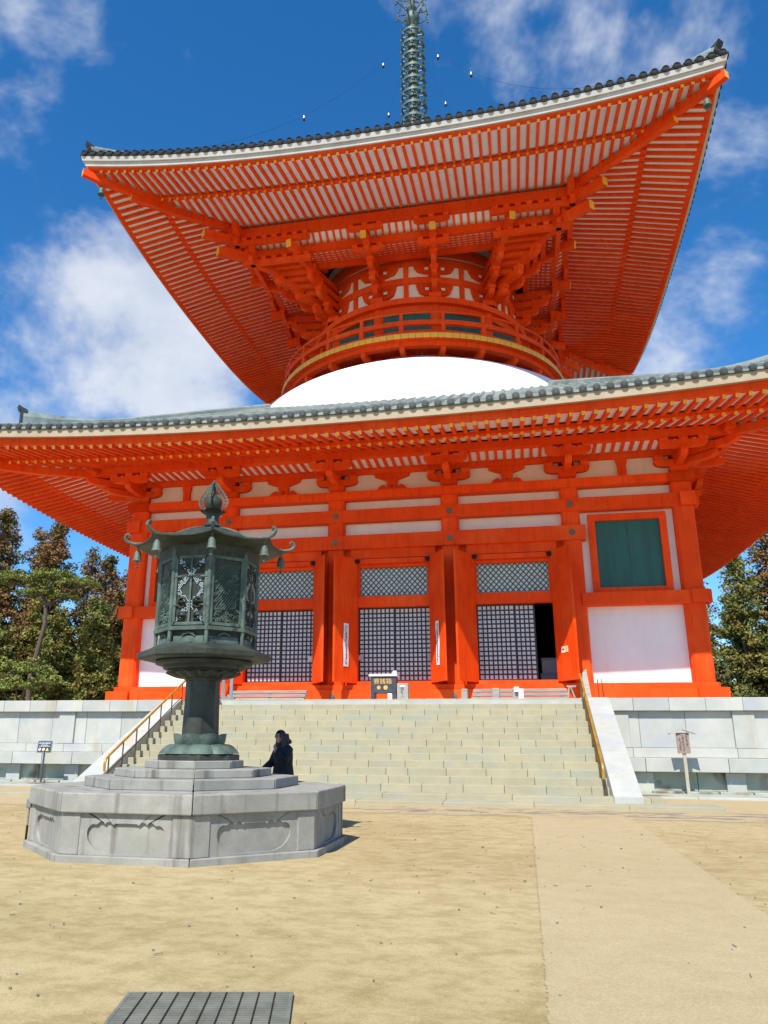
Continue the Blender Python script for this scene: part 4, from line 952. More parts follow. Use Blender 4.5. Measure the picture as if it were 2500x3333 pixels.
# base chest: corner stiles, sunk panels with small openwork ornament, rail
octo([(.70,2.785),(.70,3.0)], 'bronze', 'chest')
octo([(.76,2.79),(.765,2.82),(.74,2.82)], 'bronze_lt', 'chest_rim')
octo([(.74,2.985),(.795,2.99),(.80,3.045),(.74,3.05)], 'bronze_lt', 'rail')
rl = random.Random(21)
def face(k, R):
    a, b = A8[k], A8[(k+1)%8]; p0 = Vector((bx+R*math.cos(a), LY+R*math.sin(a), 0)); p1 = Vector((bx+R*math.cos(b), LY+R*math.sin(b), 0)); u = (p1-p0).normalized(); return (p0+p1)/2, u, Vector((u.y,-u.x,0)), (p1-p0).length
body = octo([(.735,3.045),(.745,4.25)], 'bronze', 'fire_box')
for k in range(8):
    a = A8[k]; c_ = Vector((bx+.755*math.cos(a), LY+.755*math.sin(a), 0))
    part('corner_rod', MB().tube([c_+Vector((0,0,3.045)), c_+Vector((0,0,4.22))], .034, 10), 'bronze_lt', bl, True)
    part('foot_rod', MB().tube([c_+Vector((0,0,2.79)), c_+Vector((0,0,3.0))], .030, 8), 'bronze_lt', bl, True)
    c, u, n, L = face(k, .70)
    m = MB().obox(c+n*.012+Vector((0,0,2.86)), u*(L/2-.03), n*.012, (0,0,.045))
    part('chest_panel', m, 'bronze_lt', bl)
    pts = [c+n*.035+u*(x)+Vector((0,0,2.905+z)) for x, z in ((-.10,0),(-.055,.035),(0,.05),(.055,.035),(.10,0))]
    m = MB().tube(pts, [.012,.016,.018,.016,.012], 6)
    for x in (-.08,-.03,.03,.08): m.lathe([(0,-.018),(.02,0),(0,.018)], 6, tuple(c+n*.038+u*x+Vector((0,0,2.925+.03*(1-abs(x)*8)))))
    part('chest_ornament', m, 'bronze_lt', bl, True)
    # big panel of the fire box
    c, u, n, L = face(k, .742); hw = L/2-.045
    W3 = lambda x, z, dep: c+u*x+n*dep+Vector((0,0,z))
    fr = MB()
    for x in (-hw, hw): fr.obox(W3(x,3.60,.012), u*.02, n*.014, (0,0,.53))
    for z in (3.085, 4.09): fr.obox(W3(0,z,.012), u*hw, n*.014, (0,0,.022))
    fp = part('panel_frame', fr, 'bronze_lt', bl)
    if k % 2 == 1:      # double doors: centre stile, straps, pale plates added for light through pierced holes, ring pulls
        d = MB().obox(W3(0,3.59,.014), u*.014, n*.016, (0,0,.50))
        for z in (3.36, 3.79):
            for s in (-1, 1): d.obox(W3(s*(hw-.03),z,.026), u*.055, n*.008, (0,0,.010))
        part('door_stile', d, 'bronze_lt', fp)
        m = MB()
        for row in range(46):
            z = 3.13+row*.0205
            for col in range(15):
                x = -hw+.045+col*(2*hw-.09)/14+(.5*(2*hw-.09)/14 if row%2 else 0)
                if abs(x) > hw-.035 or abs(x) < .022: continue
                t = (z-3.13)/.94; ban = min(abs((abs(x)/hw)-abs(((t*2.2)%1.1)-.55)*1.7), 1)
                if ban > .20 or rl.random() < .12: continue
                m.obox(W3(x,z,.017), u*.0078, n*.004, (0,0,.0062))
        part('hole_plates', m, 'hole_light', fp, kind='stuff')
        m = MB()
        for s in (-1, 1):
            for z, r in ((3.93,.055),(3.40,.075),(3.20,.06)):
                a_ = W3(s*hw*.52, z, .02); m.lathe([(0,-r*.3),(r*.6,-r*.2),(r,0),(r*.6,r*.2),(0,r*.3)], 8, tuple(a_))
                m.tube([a_+u*(r*math.cos(t))+Vector((0,0,r*math.sin(t))) for t in (0,.9,1.8,2.7,3.6,4.5,5.4)], r*.28, 6)
        m.tube([W3(-.09,3.80,.035), W3(0,3.785,.045), W3(.09,3.80,.035)], .012, 6)
        part('relief_ornament', m, 'bronze', fp, True, kind='stuff')
    else:               # cast relief: slanting ridges, billows at the foot
        m = MB()
        for q in range(-10, 22):
            x0 = -hw+q*.042; pts = []
            for t in range(8):
                z = 3.30+t*.1; x = x0+(z-3.30)*.75
                if abs(x) < hw-.03: pts.append(W3(x+.008*math.sin(z*40+q), z, .010))
            if len(pts) > 1: m.tube(pts, .0075, 5)
        for q in range(46):
            x = rl.uniform(-hw+.05, hw-.05); z = rl.uniform(3.12,3.30) if q < 26 else rl.uniform(3.3,3.95); r = rl.uniform(.02,.042)
            m.tube([W3(x+r*math.cos(t), z+r*.6*math.sin(t), .010) for t in (0,.8,1.6,2.4,3.2,4.0)], .009, 5)
        part('relief_ornament', m, 'bronze_lt', fp, True, kind='stuff')
octo([(.755,4.10),(.775,4.12),(.79,4.30),(.60,4.34)], 'bronze', 'frieze')
# roof: concave octagonal shell, thick lip
TOPP = [(1.235,4.395),(1.10,4.392),(.95,4.405),(.80,4.44),(.68,4.50),(.55,4.565),(.42,4.62),(.30,4.665),(.16,4.70)]
BOTP = [(1.235,4.375),(1.10,4.345),(.95,4.315),(.80,4.285),(.66,4.262)]
def roofRZ(t, P=TOPP):
    q = t*(len(P)-1); i = min(len(P)-2, int(q)); f = q-i; return P[i][0]+(P[i+1][0]-P[i][0])*f, P[i][1]+(P[i+1][1]-P[i][1])*f
def roofR(t): return roofRZ(t)[0]
def roof_z(t): return roofRZ(t)[1]
m = MB(); NS = 8
for side in range(8):
    def f(t, vv, P):
        a = A8[side]; b = A8[side]+PI/4; R, z = roofRZ(t, P); w = max(0, (R-.6)/.635)
        p = Vector((R*math.cos(a), R*math.sin(a), 0)).lerp(Vector((R*math.cos(b), R*math.sin(b), 0)), vv)
        e = (2*abs(vv-.5))**2.2
        return (bx+p.x*(1-.05*(1-e)*w), LY+p.y*(1-.05*(1-e)*w), z-.045*(1-e)*w**1.5)
    m.grid(lambda a_, b_: f(a_, b_, TOPP), 16, NS); m.grid(lambda a_, b_: f(a_, 1-b_, BOTP), 8, NS)
    m.grid(lambda a_, b_: (lambda p: (p[0], p[1], p[2]-.02*(1-a_)))(f(0, b_, TOPP)), 1, NS)
rf = part('roof', m, 'bronze', bl, True)
for k in range(8):
    a = A8[k]; c, s = math.cos(a), math.sin(a)
    pts = [(1.16,4.385),(1.25,4.405),(1.31,4.43),(1.345,4.475),(1.335,4.525),(1.30,4.545),(1.272,4.52),(1.285,4.495)]
    part('corner_curl', MB().tube([(bx+r*c, LY+r*s, z) for r, z in pts], [.026,.026,.026,.026,.025,.023,.021,.016], 8), 'bronze_lt', rf, True)
    part('ridge_rib', MB().tube([(bx+roofR(t)*c, LY+roofR(t)*s, roof_z(t)+.004) for t in (0,.2,.4,.6,.8,1)], .020, 6), 'bronze_lt', rf, True)
    part('bell', bell_shape(MB(), (bx+1.13*c, LY+1.13*s, 4.12), .33), 'bronze_lt', bl, True)
fin = part('finial', MB().lathe([(.17,4.69),(.19,4.73),(.12,4.78),(.095,4.86),(.11,4.92),(.13,4.95),(.0,4.96)], 20, (bx,LY,0)), 'bronze', bl, True)
m = MB()
for q in range(8):
    a0 = q*PI/4
    m.grid(lambda u, v: (lambda a, R, z: (bx+R*math.cos(a), LY+R*math.sin(a), z))(a0+(v-.5)*PI/4*1.02, .11+.085*u+.012*math.sin(PI*v)*u, 4.94+.085*u-.05*u**3*(1-.5*math.sin(PI*v))), 6, 6)
part('lotus_dish', m, 'bronze', fin, True)
part('jewel', MB().lathe([(.0,5.01),(.09,5.03),(.132,5.09),(.138,5.145),(.115,5.215),(.06,5.26),(.024,5.32),(.010,5.43),(.0,5.52)], 24, (bx,LY,0)), 'bronze', fin, True)
# openwork flame: four thin pierced plates round the jewel
def flame_plate(az):
    m = MB(); d = Vector((math.cos(az), math.sin(az), 0)); nn = Vector((-d.y, d.x, 0))
    P = lambda r, z: Vector((bx,LY,0))+d*r+Vector((0,0,z))
    edge = [(.09,5.03),(.18,5.04),(.225,5.08),(.24,5.14),(.225,5.21),(.18,5.28),(.12,5.35),(.055,5.43),(.01,5.53)]
    inn = [(.13,5.03),(.165,5.10),(.17,5.16),(.15,5.23),(.10,5.29),(.055,5.36),(.02,5.44),(.0,5.52)]
    m.tube([P(*e) for e in edge], [.010]*8+[.006], 6); m.tube([P(*e) for e in inn], .009, 6)
    rr = random.Random(int(az*100))
    for q in range(9):
        t = (q+.5)/9*7; i = int(t); fr = t-i; e0 = Vector(edge[i]).lerp(Vector(edge[i+1]), fr); i2 = min(i, 6); e1 = Vector(inn[i2]).lerp(Vector(inn[i2+1]), fr); mid = (e0+e1)/2; r = (e0-e1).length*.30
        m.tube([P(mid.x+r*math.cos(w), mid.y+r*math.sin(w)) for w in [j*PI/4 for j in range(9)]], .0065, 5)
        m.tube([P(e0.x, e0.y), P(e0.x+.022, e0.y+.03)], [.009,.002], 5)
    return m
for q in range(4): part('flame_plate', flame_plate(-PI/2+.12+q*PI/2), 'bronze_lt', fin, True)

# ------------------------------------------------------------------ small things on the platform
Z = PZ
box = thing('offering_box', 'dark offering box with gold characters at the top of the stairs', 'offering box', (-.02, -3.0, Z))
bxx0, bxx1, byy = -.31, .58, -3.0
part('box_body', MB().box(bxx0, bxx1, byy-.22, byy+.30, Z+.24, Z+.80), 'black', box, bevel=.01)
for x in (bxx0, bxx1-.12): part('leg', MB().box(x, x+.12, byy-.22, byy+.30, Z-.004, Z+.24), 'black', box)
part('box_top', MB().box(bxx0-.06, bxx1+.04, byy-.28, byy+.36, Z+.80, Z+.88), 'white_paint', box, bevel=.02)
part('counter_box', MB().box(bxx1-.12, bxx1+.02, byy-.2, byy-.05, Z+.884, Z+.99), 'white_paint', box, bevel=.02)
put_text('賽銭箱', .205, 'gold', box, (.115, byy-.222, Z+.62), (1,0,0), (0,0,1), (0,-1,0), xs=1.05)
for i, (x, kind) in enumerate(((-.02, 5), (.22, 24))):
    part('crest', MB().prism([(.075*math.cos(t*2*PI/kind+PI/2)*(1 if kind > 9 else 1), .075*math.sin(t*2*PI/kind+PI/2)) for t in range(kind)], (x,byy-.221,Z+.42), (1,0,0), (0,0,1), (0,-1,0), .012), 'gold', box)
part('slip_card', MB().box(.30, .44, byy-.30, byy-.26, Z+.0, Z+.22), 'white_paint', box, bevel=.01)
tb = thing('slip_box', 'grey speckled box for votive slips beside the offering box', 'box', (.80, -3.0, Z))
part('box_body', MB().box(.60, .99, -3.16, -2.84, Z, Z+.565), 'boxstone', tb, bevel=.008)
part('slot', MB().box(.70, .90, -3.172, -3.15, Z+.455, Z+.485), 'white_paint', tb)
put_text('納\n札\n入', .125, 'ink', tb, (.79, -3.16, Z+.25), (1,0,0), (0,0,1), (0,-1,0), line=1.0)
def slat_step(x0, x1, label):
    t = thing('slatted_step', label, 'wooden step', ((x0+x1)/2, -1.6, Z), 'slatted wooden steps before the doors')
    for q in range(3): part('slat', MB().box(x0-.02*(2-q), x1+.02*(2-q), -1.55-.24*(2-q), -1.33-.24*(2-q), Z+.155*q+.035, Z+.155*q+.145), 'wood_grey', t, bevel=.006)
    for x in (x0+.1, (x0+x1)/2, x1-.18):
        for q in range(3): part('bearer', MB().box(x, x+.08, -1.53-.24*(2-q), -1.35-.24*(2-q), Z, Z+.155*q+.035), 'wood_grey', t)
slat_step(-6.05, -3.05, 'grey slatted wooden step before the left lattice door')
slat_step(3.12, 6.35, 'grey slatted wooden step before the right lattice door')
for x, w, h, lb_ in ((2.90,.22,.36,'short grey block beside the right column foot'), (3.95,.26,.37,'short grey post before the slatted step, nearer the column'), (4.62,.26,.37,'short grey post before the slatted step, beside the white card')):
    t = thing('stone_post', lb_, 'post', (x, -2.9, Z), 'short grey posts on the platform')
    part('post_body', MB().prism(ch_poly(w/2, .03), (x,-2.9,Z), (1,0,0), (0,1,0), (0,0,1), h), 'wood_grey', t, bevel=.01); part('post_cap', MB().lathe([(w*.5,h),(w*.42,h+.02),(0,h+.03)], 12, (x,-2.9,Z)), 'wood_grey', t)
t = thing('white_card', 'white folded card stand before the right slatted step', 'card', (4.74, -3.1, Z))
part('panel', MB().box(4.70, 4.86, -3.12, -3.10, Z+.02, Z+.36), 'white_paint', t); part('flap', MB().box(4.56, 4.72, -3.145, -3.125, Z+.26, Z+.42), 'white_paint', t)
# grey metal stand at the top left of the stairs, with a spot lamp
t = thing('metal_barrier', 'grey steel barrier of three flat uprights at the left stair head', 'barrier', (-5.55, -3.6, Z))
for x in (-5.86, -5.56, -5.26): part('upright', MB().box(x-.055, x+.055, -3.62, -3.59, Z+.10, Z+1.10), 'steel', t)
part('foot_rail', MB().box(-6.1, -5.12, -3.66, -3.56, Z+.02, Z+.12), 'steel', t); part('cross_rail', MB().box(-6.05, -5.16, -3.585, -3.56, Z+.78, Z+.83), 'steel', t)
t = thing('flood_lamp', 'small grey flood lamp on the upper left stair before the steel barrier', 'lamp', (-5.52, -4.2, 2.62))
part('lamp_head', MB().lathe([(.05,.0),(.16,.02),(.165,.07),(.12,.15),(.05,.18)], 14, (-5.52,-4.28,2.63)), 'steel', t, True); part('neck', MB().tube([(-5.52,-4.28,2.78),(-5.52,-4.1,2.88),(-5.52,-3.9,2.86)], .022, 6), 'steel', t, True)
# leaning grey board and trestle by the right handrail
t = thing('leaning_board', 'narrow grey board leaning beside the top of the right handrail', 'board', (6.85, -3.2, Z))
part('board', MB().add([(6.70,-3.35,Z),(7.02,-3.35,Z),(6.95,-2.9,Z+1.0),(6.82,-2.9,Z+.88),(6.70,-3.31,Z),(7.02,-3.31,Z),(6.95,-2.86,Z+1.0),(6.82,-2.86,Z+.88)], [(0,1,2,3),(7,6,5,4),(0,4,5,1),(1,5,6,2),(2,6,7,3),(3,7,4,0)]), 'wood_grey', t); part('foot', MB().box(6.66, 7.12, -3.45, -3.2, Z, Z+.05), 'wood_grey', t)
t = thing('trestle', 'small grey folding trestle at the head of the right stairs', 'trestle', (6.45, -2.6, Z))
for a, b in (((6.30,-2.75,Z),(6.38,-2.6,Z+.46)),((6.55,-2.75,Z),(6.42,-2.6,Z+.46)),((6.34,-2.45,Z),(6.38,-2.6,Z+.46))): part('leg', MB().tube([a,b], .025, 6), 'wood_grey', t)
part('top_bar', MB().tube([(6.30,-2.6,Z+.45),(6.60,-2.6,Z+.45)], .03, 6), 'wood_grey', t)
t = thing('rope_stand', 'pair of thin black poles before the right white wall', 'stand', (7.45, -2.2, Z))
for x in (7.36, 7.5): part('pole', MB().tube([(x,-2.2,Z),(x-.02,-2.2,Z+.72)], .014, 6), 'iron', t)
part('foot', MB().lathe([(.12,0),(.12,.02),(0,.03)], 12, (7.43,-2.2,Z)), 'iron', t)
# grey crates inside the open right doorway
for i, (x0, x1, z0, z1, lb_) in enumerate(((5.55,6.2,3.5,4.0,'lower grey storage box inside the open right doorway'), (5.62,6.3,4.002,4.58,'upper grey storage box inside the open right doorway'))):
    t = thing('storage_box', lb_, 'storage box', ((x0+x1)/2, 1.4, z0), 'boxes inside the doorway')
    part('box_body', MB().box(x0, x1, 1.15, 1.75, z0, z1-.06), 'crate', t, bevel=.02); part('lid', MB().box(x0-.02, x1+.02, 1.13, 1.77, z1-.06, z1), 'crate', t, bevel=.015)
# paper strips hung on the door leaves of the middle bay (brush marks only: the writing cannot be read)
rb = random.Random(31)
for s, lb_ in ((-1,'white paper strip with brush writing on the left middle door leaf'), (1,'white paper strip with brush writing on the right middle door leaf')):
    a = Vector((s*1.475, .05, 0)); b = Vector((s*2.13, -1.13, 0)); d = (b-a).normalized(); n = Vector((d.y,-d.x,0)); n = n if n.y < 0 else -n
    if n.x*(-s) < 0: n = -n
    c = a+d*(.70 if s < 0 else .78)+n*.05
    t = thing('paper_strip', lb_, 'paper strip', tuple(c+Vector((0,0,4.2))), 'paper strips on the doors')
    m = MB(); m.grid(lambda u, v: tuple(c+d*((v-.5)*.30)+n*(.012*math.sin(u*9)+.01)+Vector((0,0,4.20+u*1.66))), 16, 2); part('paper', m, 'white_paint', t, True)
    m = MB(); z = 5.74
    while z > 4.3:
        h = rb.uniform(.04,.085); 
        for q in range(3):
            x = jit(rb,.04); w = rb.uniform(.02,.045); m.obox(c+d*x+n*.028+Vector((0,0,z-h*q/3)), d*w, n*.002, d.cross(n)*rb.uniform(.005,.014)+d*jit(rb,.01))
        z -= h+rb.uniform(.015,.03)
    part('brush_marks', m, 'ink', t)
for lb_, x, z, w, h, yy, two in (('white and yellow notice card on the left lattice door','-3.38',4.60,.30,.22,.40,True), ('plain pale card at the right edge of the left lattice door','-3.2',4.30,.17,.20,.39,False), ('plain pale card at the left edge of the middle lattice door','-1.36',4.62,.19,.19,.395,False), ('plain pale card at the right edge of the middle lattice door','1.38',4.62,.19,.19,.455,False)):
    x = float(x); t = thing('notice_card', lb_, 'card', (x, yy, z), 'cards on the lattice doors')
    part('card', MB().box(x-w/2, x+w/2, yy-.01, yy-.004, z-h/2, z+h/2), 'grey_card' if not two else 'sign_pink', t)
    if two:
        part('print_band', MB().box(x-w*.32, x+w*.36, yy-.014, yy-.011, z+.01, z+h*.36), 'sign_yellow', t)
        part('print_line', MB().box(x-w*.36, x-w*.26, yy-.014, yy-.011, z-.06, z-.03), 'ink', t); part('print_line', MB().box(x-w*.15, x+w*.15, yy-.014, yy-.011, z-.055, z-.04), 'ink', t)
a = Vector((4.7+1.475, .05, 0)); b = Vector((4.7+2.13, -1.13, 0)); d = (b-a).normalized(); n = Vector((d.y,-d.x,0)); n = n if n.x < 0 else -n
c = a+d*.62+n*.05; t = thing('notice_card', 'white card with a yellow end on the rightmost door leaf', 'card', tuple(c+Vector((0,0,4.72))), 'cards on the lattice doors')
part('card', MB().obox(c+Vector((0,0,4.72)), d*.22, n*.004, (0,0,.115)), 'sign_pink', t); part('print_band', MB().obox(c+d*.12+n*.006+Vector((0,0,4.72)), d*.08, n*.003, (0,0,.10)), 'sign_yellow', t); part('print_line', MB().obox(c-d*.1+n*.006+Vector((0,0,4.73)), d*.08, n*.003, (0,0,.03)), 'sign_red', t)

# ------------------------------------------------------------------ signs in front of the platform wall
sx, sy = -11.45, -5.05
t = thing('notice_sign', 'small black notice board on a blue grey post by the left wall', 'sign', (sx, sy, 0))
part('post', MB().tube([(sx-.02,sy+.03,-.02),(sx,sy+.03,1.02)], .032, 8), 'steel_blue', t, True)
tl = .10; un = Vector((1,0,0)); vn = Vector((0,math.sin(tl),math.cos(tl))); nn = Vector((0,-math.cos(tl),math.sin(tl))); o = Vector((sx+.02, sy-.02, 1.20))
part('board', MB().obox(o, un*.275, vn*.20, nn*.014), 'steel', t, bevel=.006); part('face', MB().obox(o+nn*.016, un*.245, vn*.175, nn*.004), 'black', t)
m = MB(); rr = random.Random(8)
for i in range(6):       # unreadable white heading: six dense characters, drawn as strokes
    cx = -.185+i*.074
    for q in range(4): m.obox(o+nn*.022+un*cx+vn*(.115+(q-1.5)*.014), un*rr.uniform(.014,.027), vn*.0045, nn*.001)
    for q in range(2): m.obox(o+nn*.0225+un*(cx+jit(rr,.02))+vn*.115, un*.005, vn*.026, nn*.001)
for y, x0, x1 in ((.052,-.13,.13),(.015,-.21,.22)):
    x = x0
    while x < x1:
        w = rr.uniform(.012,.035); m.obox(o+nn*.022+un*(x+w/2)+vn*y, un*w/2, vn*.009, nn*.001); x += w+.006
part('lettering', m, 'sign_white', t)
for x in (-.165, -.02):
    part('symbol', MB().prism([(.052*math.cos(q*PI/10), .052*math.sin(q*PI/10)) for q in range(20)], o+nn*.021+un*x+vn*(-.09), un, vn, nn, .003), 'sign_pink', t)
    part('symbol_bar', MB().obox(o+nn*.026+un*x+vn*(-.09), un*.035-vn*.03, (un*.006+vn*.006), nn*.001), 'sign_red', t)
part('symbol', MB().prism([(-.06,-.05),(.06,-.05),(0,.062)], o+nn*.021+un*.125+vn*(-.09), un, vn, nn, .003), 'sign_yellow', t)
wx, wy = 9.36, -5.05
t = thing('roofed_notice', 'little roofed wooden notice board on a pale post by the right wall', 'sign', (wx, wy, 0))
part('post', MB().box(wx-.045, wx+.045, wy-.04, wy+.04, -.02, 1.72), 'post_wood', t, bevel=.006)
part('board', MB().box(wx-.19, wx+.17, wy-.075, wy-.045, 1.16, 1.74), 'sign_wood', t, bevel=.004)
for s in (-1, 1):
    part('roof_board', MB().add([(wx,wy-.16,1.83),(wx+s*.36,wy-.16,1.70),(wx+s*.36,wy+.14,1.70),(wx,wy+.14,1.83),(wx,wy-.16,1.865),(wx+s*.37,wy-.16,1.725),(wx+s*.37,wy+.14,1.725),(wx,wy+.14,1.865)], [(0,3,2,1),(4,5,6,7),(0,1,5,4),(1,2,6,5),(2,3,7,6),(3,0,4,7)] if s > 0 else [(1,2,3,0),(7,6,5,4),(4,5,1,0),(5,6,2,1),(6,7,3,2),(7,4,0,3)]), 'post_wood', t)
m = MB(); rr = random.Random(9)
for x, z0, z1 in ((.10,1.36,1.68),(-.0,1.22,1.66),(-.10,1.24,1.56)):
    z = z1
    while z > z0: h = rr.uniform(.02,.04); m.obox((wx+x+jit(rr,.012),wy-.077,z), (rr.uniform(.008,.03),0,0), (0,.001,0), (0,0,h*.35)); z -= h*1.2
part('lettering', m, 'ink', t)
t = thing('spot_post', 'short grey lamp post standing left of the lantern plinth', 'lamp post', (-2.19, -20.04, 0))
part('post', MB().tube([(-2.19,-20.04,-.02),(-2.19,-20.04,.5)], .013, 8), 'steel', t, True); part('ground_sleeve', MB().tube([(-2.19,-20.04,-.02),(-2.19,-20.04,.26)], .017, 8), 'iron', t, True); part('lamp_head', MB().box(-2.225, -2.155, -20.075, -20.005, .49, .62), 'steel', t, bevel=.01)

# ------------------------------------------------------------------ drain grating in the foreground
ga = math.atan2(.218, .911); gu = Vector((math.cos(ga), math.sin(ga), 0)); gv = Vector((gu.y, -gu.x, 0)); go = Vector((2.488, -26.131, 0)); GW, GD = .94, .62
t = thing('drain_grate', 'galvanised steel drain grating set in the sand', 'drain grate', tuple(go+gu*GW/2+gv*GD/2))
part('backing_sheet', MB().obox(go+gu*GW/2+gv*GD/2+Vector((0,0,.007)), gu*(GW/2), gv*(GD/2), (0,0,.002)), 'drain_dark', t)  # thin flat dark sheet lying just under the bars
fr = MB()
for q in (0, GD): fr.obox(go+gu*GW/2+gv*q+Vector((0,0,.012)), gu*(GW/2+.012), gv*.010, (0,0,.012))
for q in (0, GW): fr.obox(go+gv*GD/2+gu*q+Vector((0,0,.012)), gv*(GD/2), gu*.010, (0,0,.0115))
part('frame', fr, 'grate', t)
for q in range(1, 16): part('bar', MB().obox(go+gu*GW/2+gv*(GD*q/16)+Vector((0,0,.014)), gu*(GW/2-.01), gv*.0125, (0,0,.008)), 'grate', t)
for q in range(1, 10): part('cross_rod', MB().tube([go+gu*(GW*q/10)+gv*(.01)+Vector((0,0,.024)), go+gu*(GW*q/10)+gv*(GD-.01)+Vector((0,0,.024))], .005, 6), 'iron', t)
# ------------------------------------------------------------------ person beside the plinth
MT['skin'] = pmat('skin', (.50,.27,.20), (.44,.22,.16), 9, .55); MT['coat'] = pmat('black_wool_coat', (.010,.010,.012), (.017,.016,.018), 14, .85, .2, 60)
MT['trousers'] = pmat('dark_trousers', (.018,.020,.028), (.026,.028,.036), 12, .85); MT['hair'] = pmat('dark_brown_hair', (.018,.011,.008), (.030,.018,.012), 20, .5, stretch=(8,8,1)); MT['lips'] = pmat('lips', (.36,.10,.09), None, 5, .5); MT['shoe'] = pmat('black_shoe', (.012,.012,.013), None, 5, .4)
PX_, PY_ = .52, -16.45
per = thing('person', 'person in a black hooded coat with one hand at the chin behind the plinth', 'person', (PX_, PY_, 0))
F = Vector((-.62,-.78,0)).normalized(); S = Vector((-F.y, F.x, 0))            # facing, and the person's left
def L3(f, s, z): return Vector((PX_,PY_,0))+F*f+S*s+Vector((0,0,z))
def skin_part(name, mat, verts, edges, rad, root=0, parent=per, sub=2):
    me = bpy.data.meshes.new(name); me.from_pydata([tuple(v) for v in verts], edges, []); me.materials.append(MT[mat])
    o = part(name, me, None, parent); md = o.modifiers.new('skin', 'SKIN'); md.use_smooth_shade = True
    if not me.skin_vertices: 
        bpy.context.view_layer.objects.active = o
    lay = me.skin_vertices[0].data if me.skin_vertices else None
    if lay:
        for i, r in enumerate(rad):
            lay[i].radius = r if hasattr(r, '__len__') else (r, r); lay[i].use_root = (i == root)
    sb = o.modifiers.new('sub', 'SUBSURF'); sb.levels = sub; sb.render_levels = sub
    return o
# body (skin): pelvis, spine, neck, head, arms with fingers, legs - one skeleton, one surface
V = []; E_ = []; RD_ = []
def jn(p, r, prev=None):
    V.append(p); RD_.append(r); i = len(V)-1
    if prev is not None: E_.append((prev, i))
    return i
pel = jn(L3(-.02,0,.86), .12); wst = jn(L3(0,0,1.02), .105, pel); chs = jn(L3(.01,0,1.22), .12, wst); nk0 = jn(L3(.03,0,1.345), .055, chs); nk1 = jn(L3(.06,0,1.40), .048, nk0)
hd0 = jn(L3(.105,0,1.435), .058, nk1); hd1 = jn(L3(.10,0,1.51), .078, hd0); hd2 = jn(L3(.075,0,1.565), .062, hd1)
for s in (-1, 1):
    h = jn(L3(-.02,s*.085,.80), .088, pel); kn = jn(L3(.02,s*.09,.46), .058, h); an = jn(L3(-.03,s*.09,.08), .038, kn); jn(L3(.10,s*.10,.035), .03, an)
def hand(w, d, up, prev, curl):
    palm = jn(w+d*.06, (.034,.018), prev)
    side = d.cross(up).normalized()
    for q, ln in zip((-1.5,-.5,.5,1.5), (.060,.072,.068,.052)):
        b = w+d*.095+side*(q*.017); k1 = jn(b, .0085, palm); k2 = jn(b+d*ln*.5+up*curl*.3*ln, .0078, k1); jn(b+d*ln*.85+up*curl*ln, .0068, k2)
    t1 = jn(w+d*.045+side*-.032, .010, palm); jn(w+d*.085+side*-.055+up*.01, .008, t1)
shL = jn(L3(.0,.155,1.30), .052, chs); elL = jn(L3(.10,.23,1.10), .040, shL); wrL = jn(L3(.22,.07,1.235), .027, elL)
hand(V[wrL], (F*.12+S*-.25+Vector((0,0,.9))).normalized(), -F, wrL, .5)
shR = jn(L3(.0,-.155,1.30), .052, chs); elR = jn(L3(.10,-.21,1.06), .040, shR); wrR = jn(L3(.33,-.16,.93), .027, elR)
hand(V[wrR], (F*.85+Vector((0,0,-.5))).normalized(), Vector((0,0,-1)), wrR, .5)
bd = skin_part('body', 'skin', V, E_, RD_, 0)
# face details
def dot(c, r, mat, nm, sc=(1,1,1)):
    m = MB().lathe([(r*math.sin(t*PI/6), -r*math.cos(t*PI/6)*sc[2]) for t in range(7)], 10, tuple(c)); return part(nm, m, mat, bd, True)
for s in (-1, 1):
    dot(L3(.172,s*.030,1.512), .009, 'hair', 'eye'); part('eyebrow', MB().tube([L3(.172,s*.014,1.533), L3(.168,s*.046,1.533)], .004, 5), 'hair', bd); dot(L3(.09,s*.078,1.50), .018, 'skin', 'ear', (1,1,1.7))
part('nose', MB().tube([L3(.168,0,1.52), L3(.192,0,1.488), L3(.172,0,1.478)], [.007,.013,.008], 7), 'skin', bd, True)
part('mouth', MB().tube([L3(.166,-.020,1.452), L3(.174,0,1.450), L3(.166,.020,1.452)], [.004,.006,.004], 6), 'lips', bd, True)
# hair: cap plus long locks over the shoulders
m = MB()
m.grid(lambda u, v: (lambda th, ph: tuple(L3(.07-.10*math.cos(ph)*math.sin(th)*1.0 if True else 0, .098*math.sin(ph)*math.sin(th), 1.525+.105*math.cos(th))))(u*PI*.62, -PI*.78+v*PI*1.56), 10, 20)
hair = part('hair', m, 'hair', per, True)
for s in (-1, 1):
    for q in range(5):
        a = .02+q*.022; part('lock', MB().tube([L3(.10-a,s*(.078+.006*q),1.56), L3(.10-a*1.1,s*(.098+.004*q),1.45), L3(.11-a*.9,s*(.10+.004*q),1.32), L3(.13-a*.8,s*(.095),1.18-.02*q)], [.020,.026,.024,.008], 7), 'hair', hair, True)
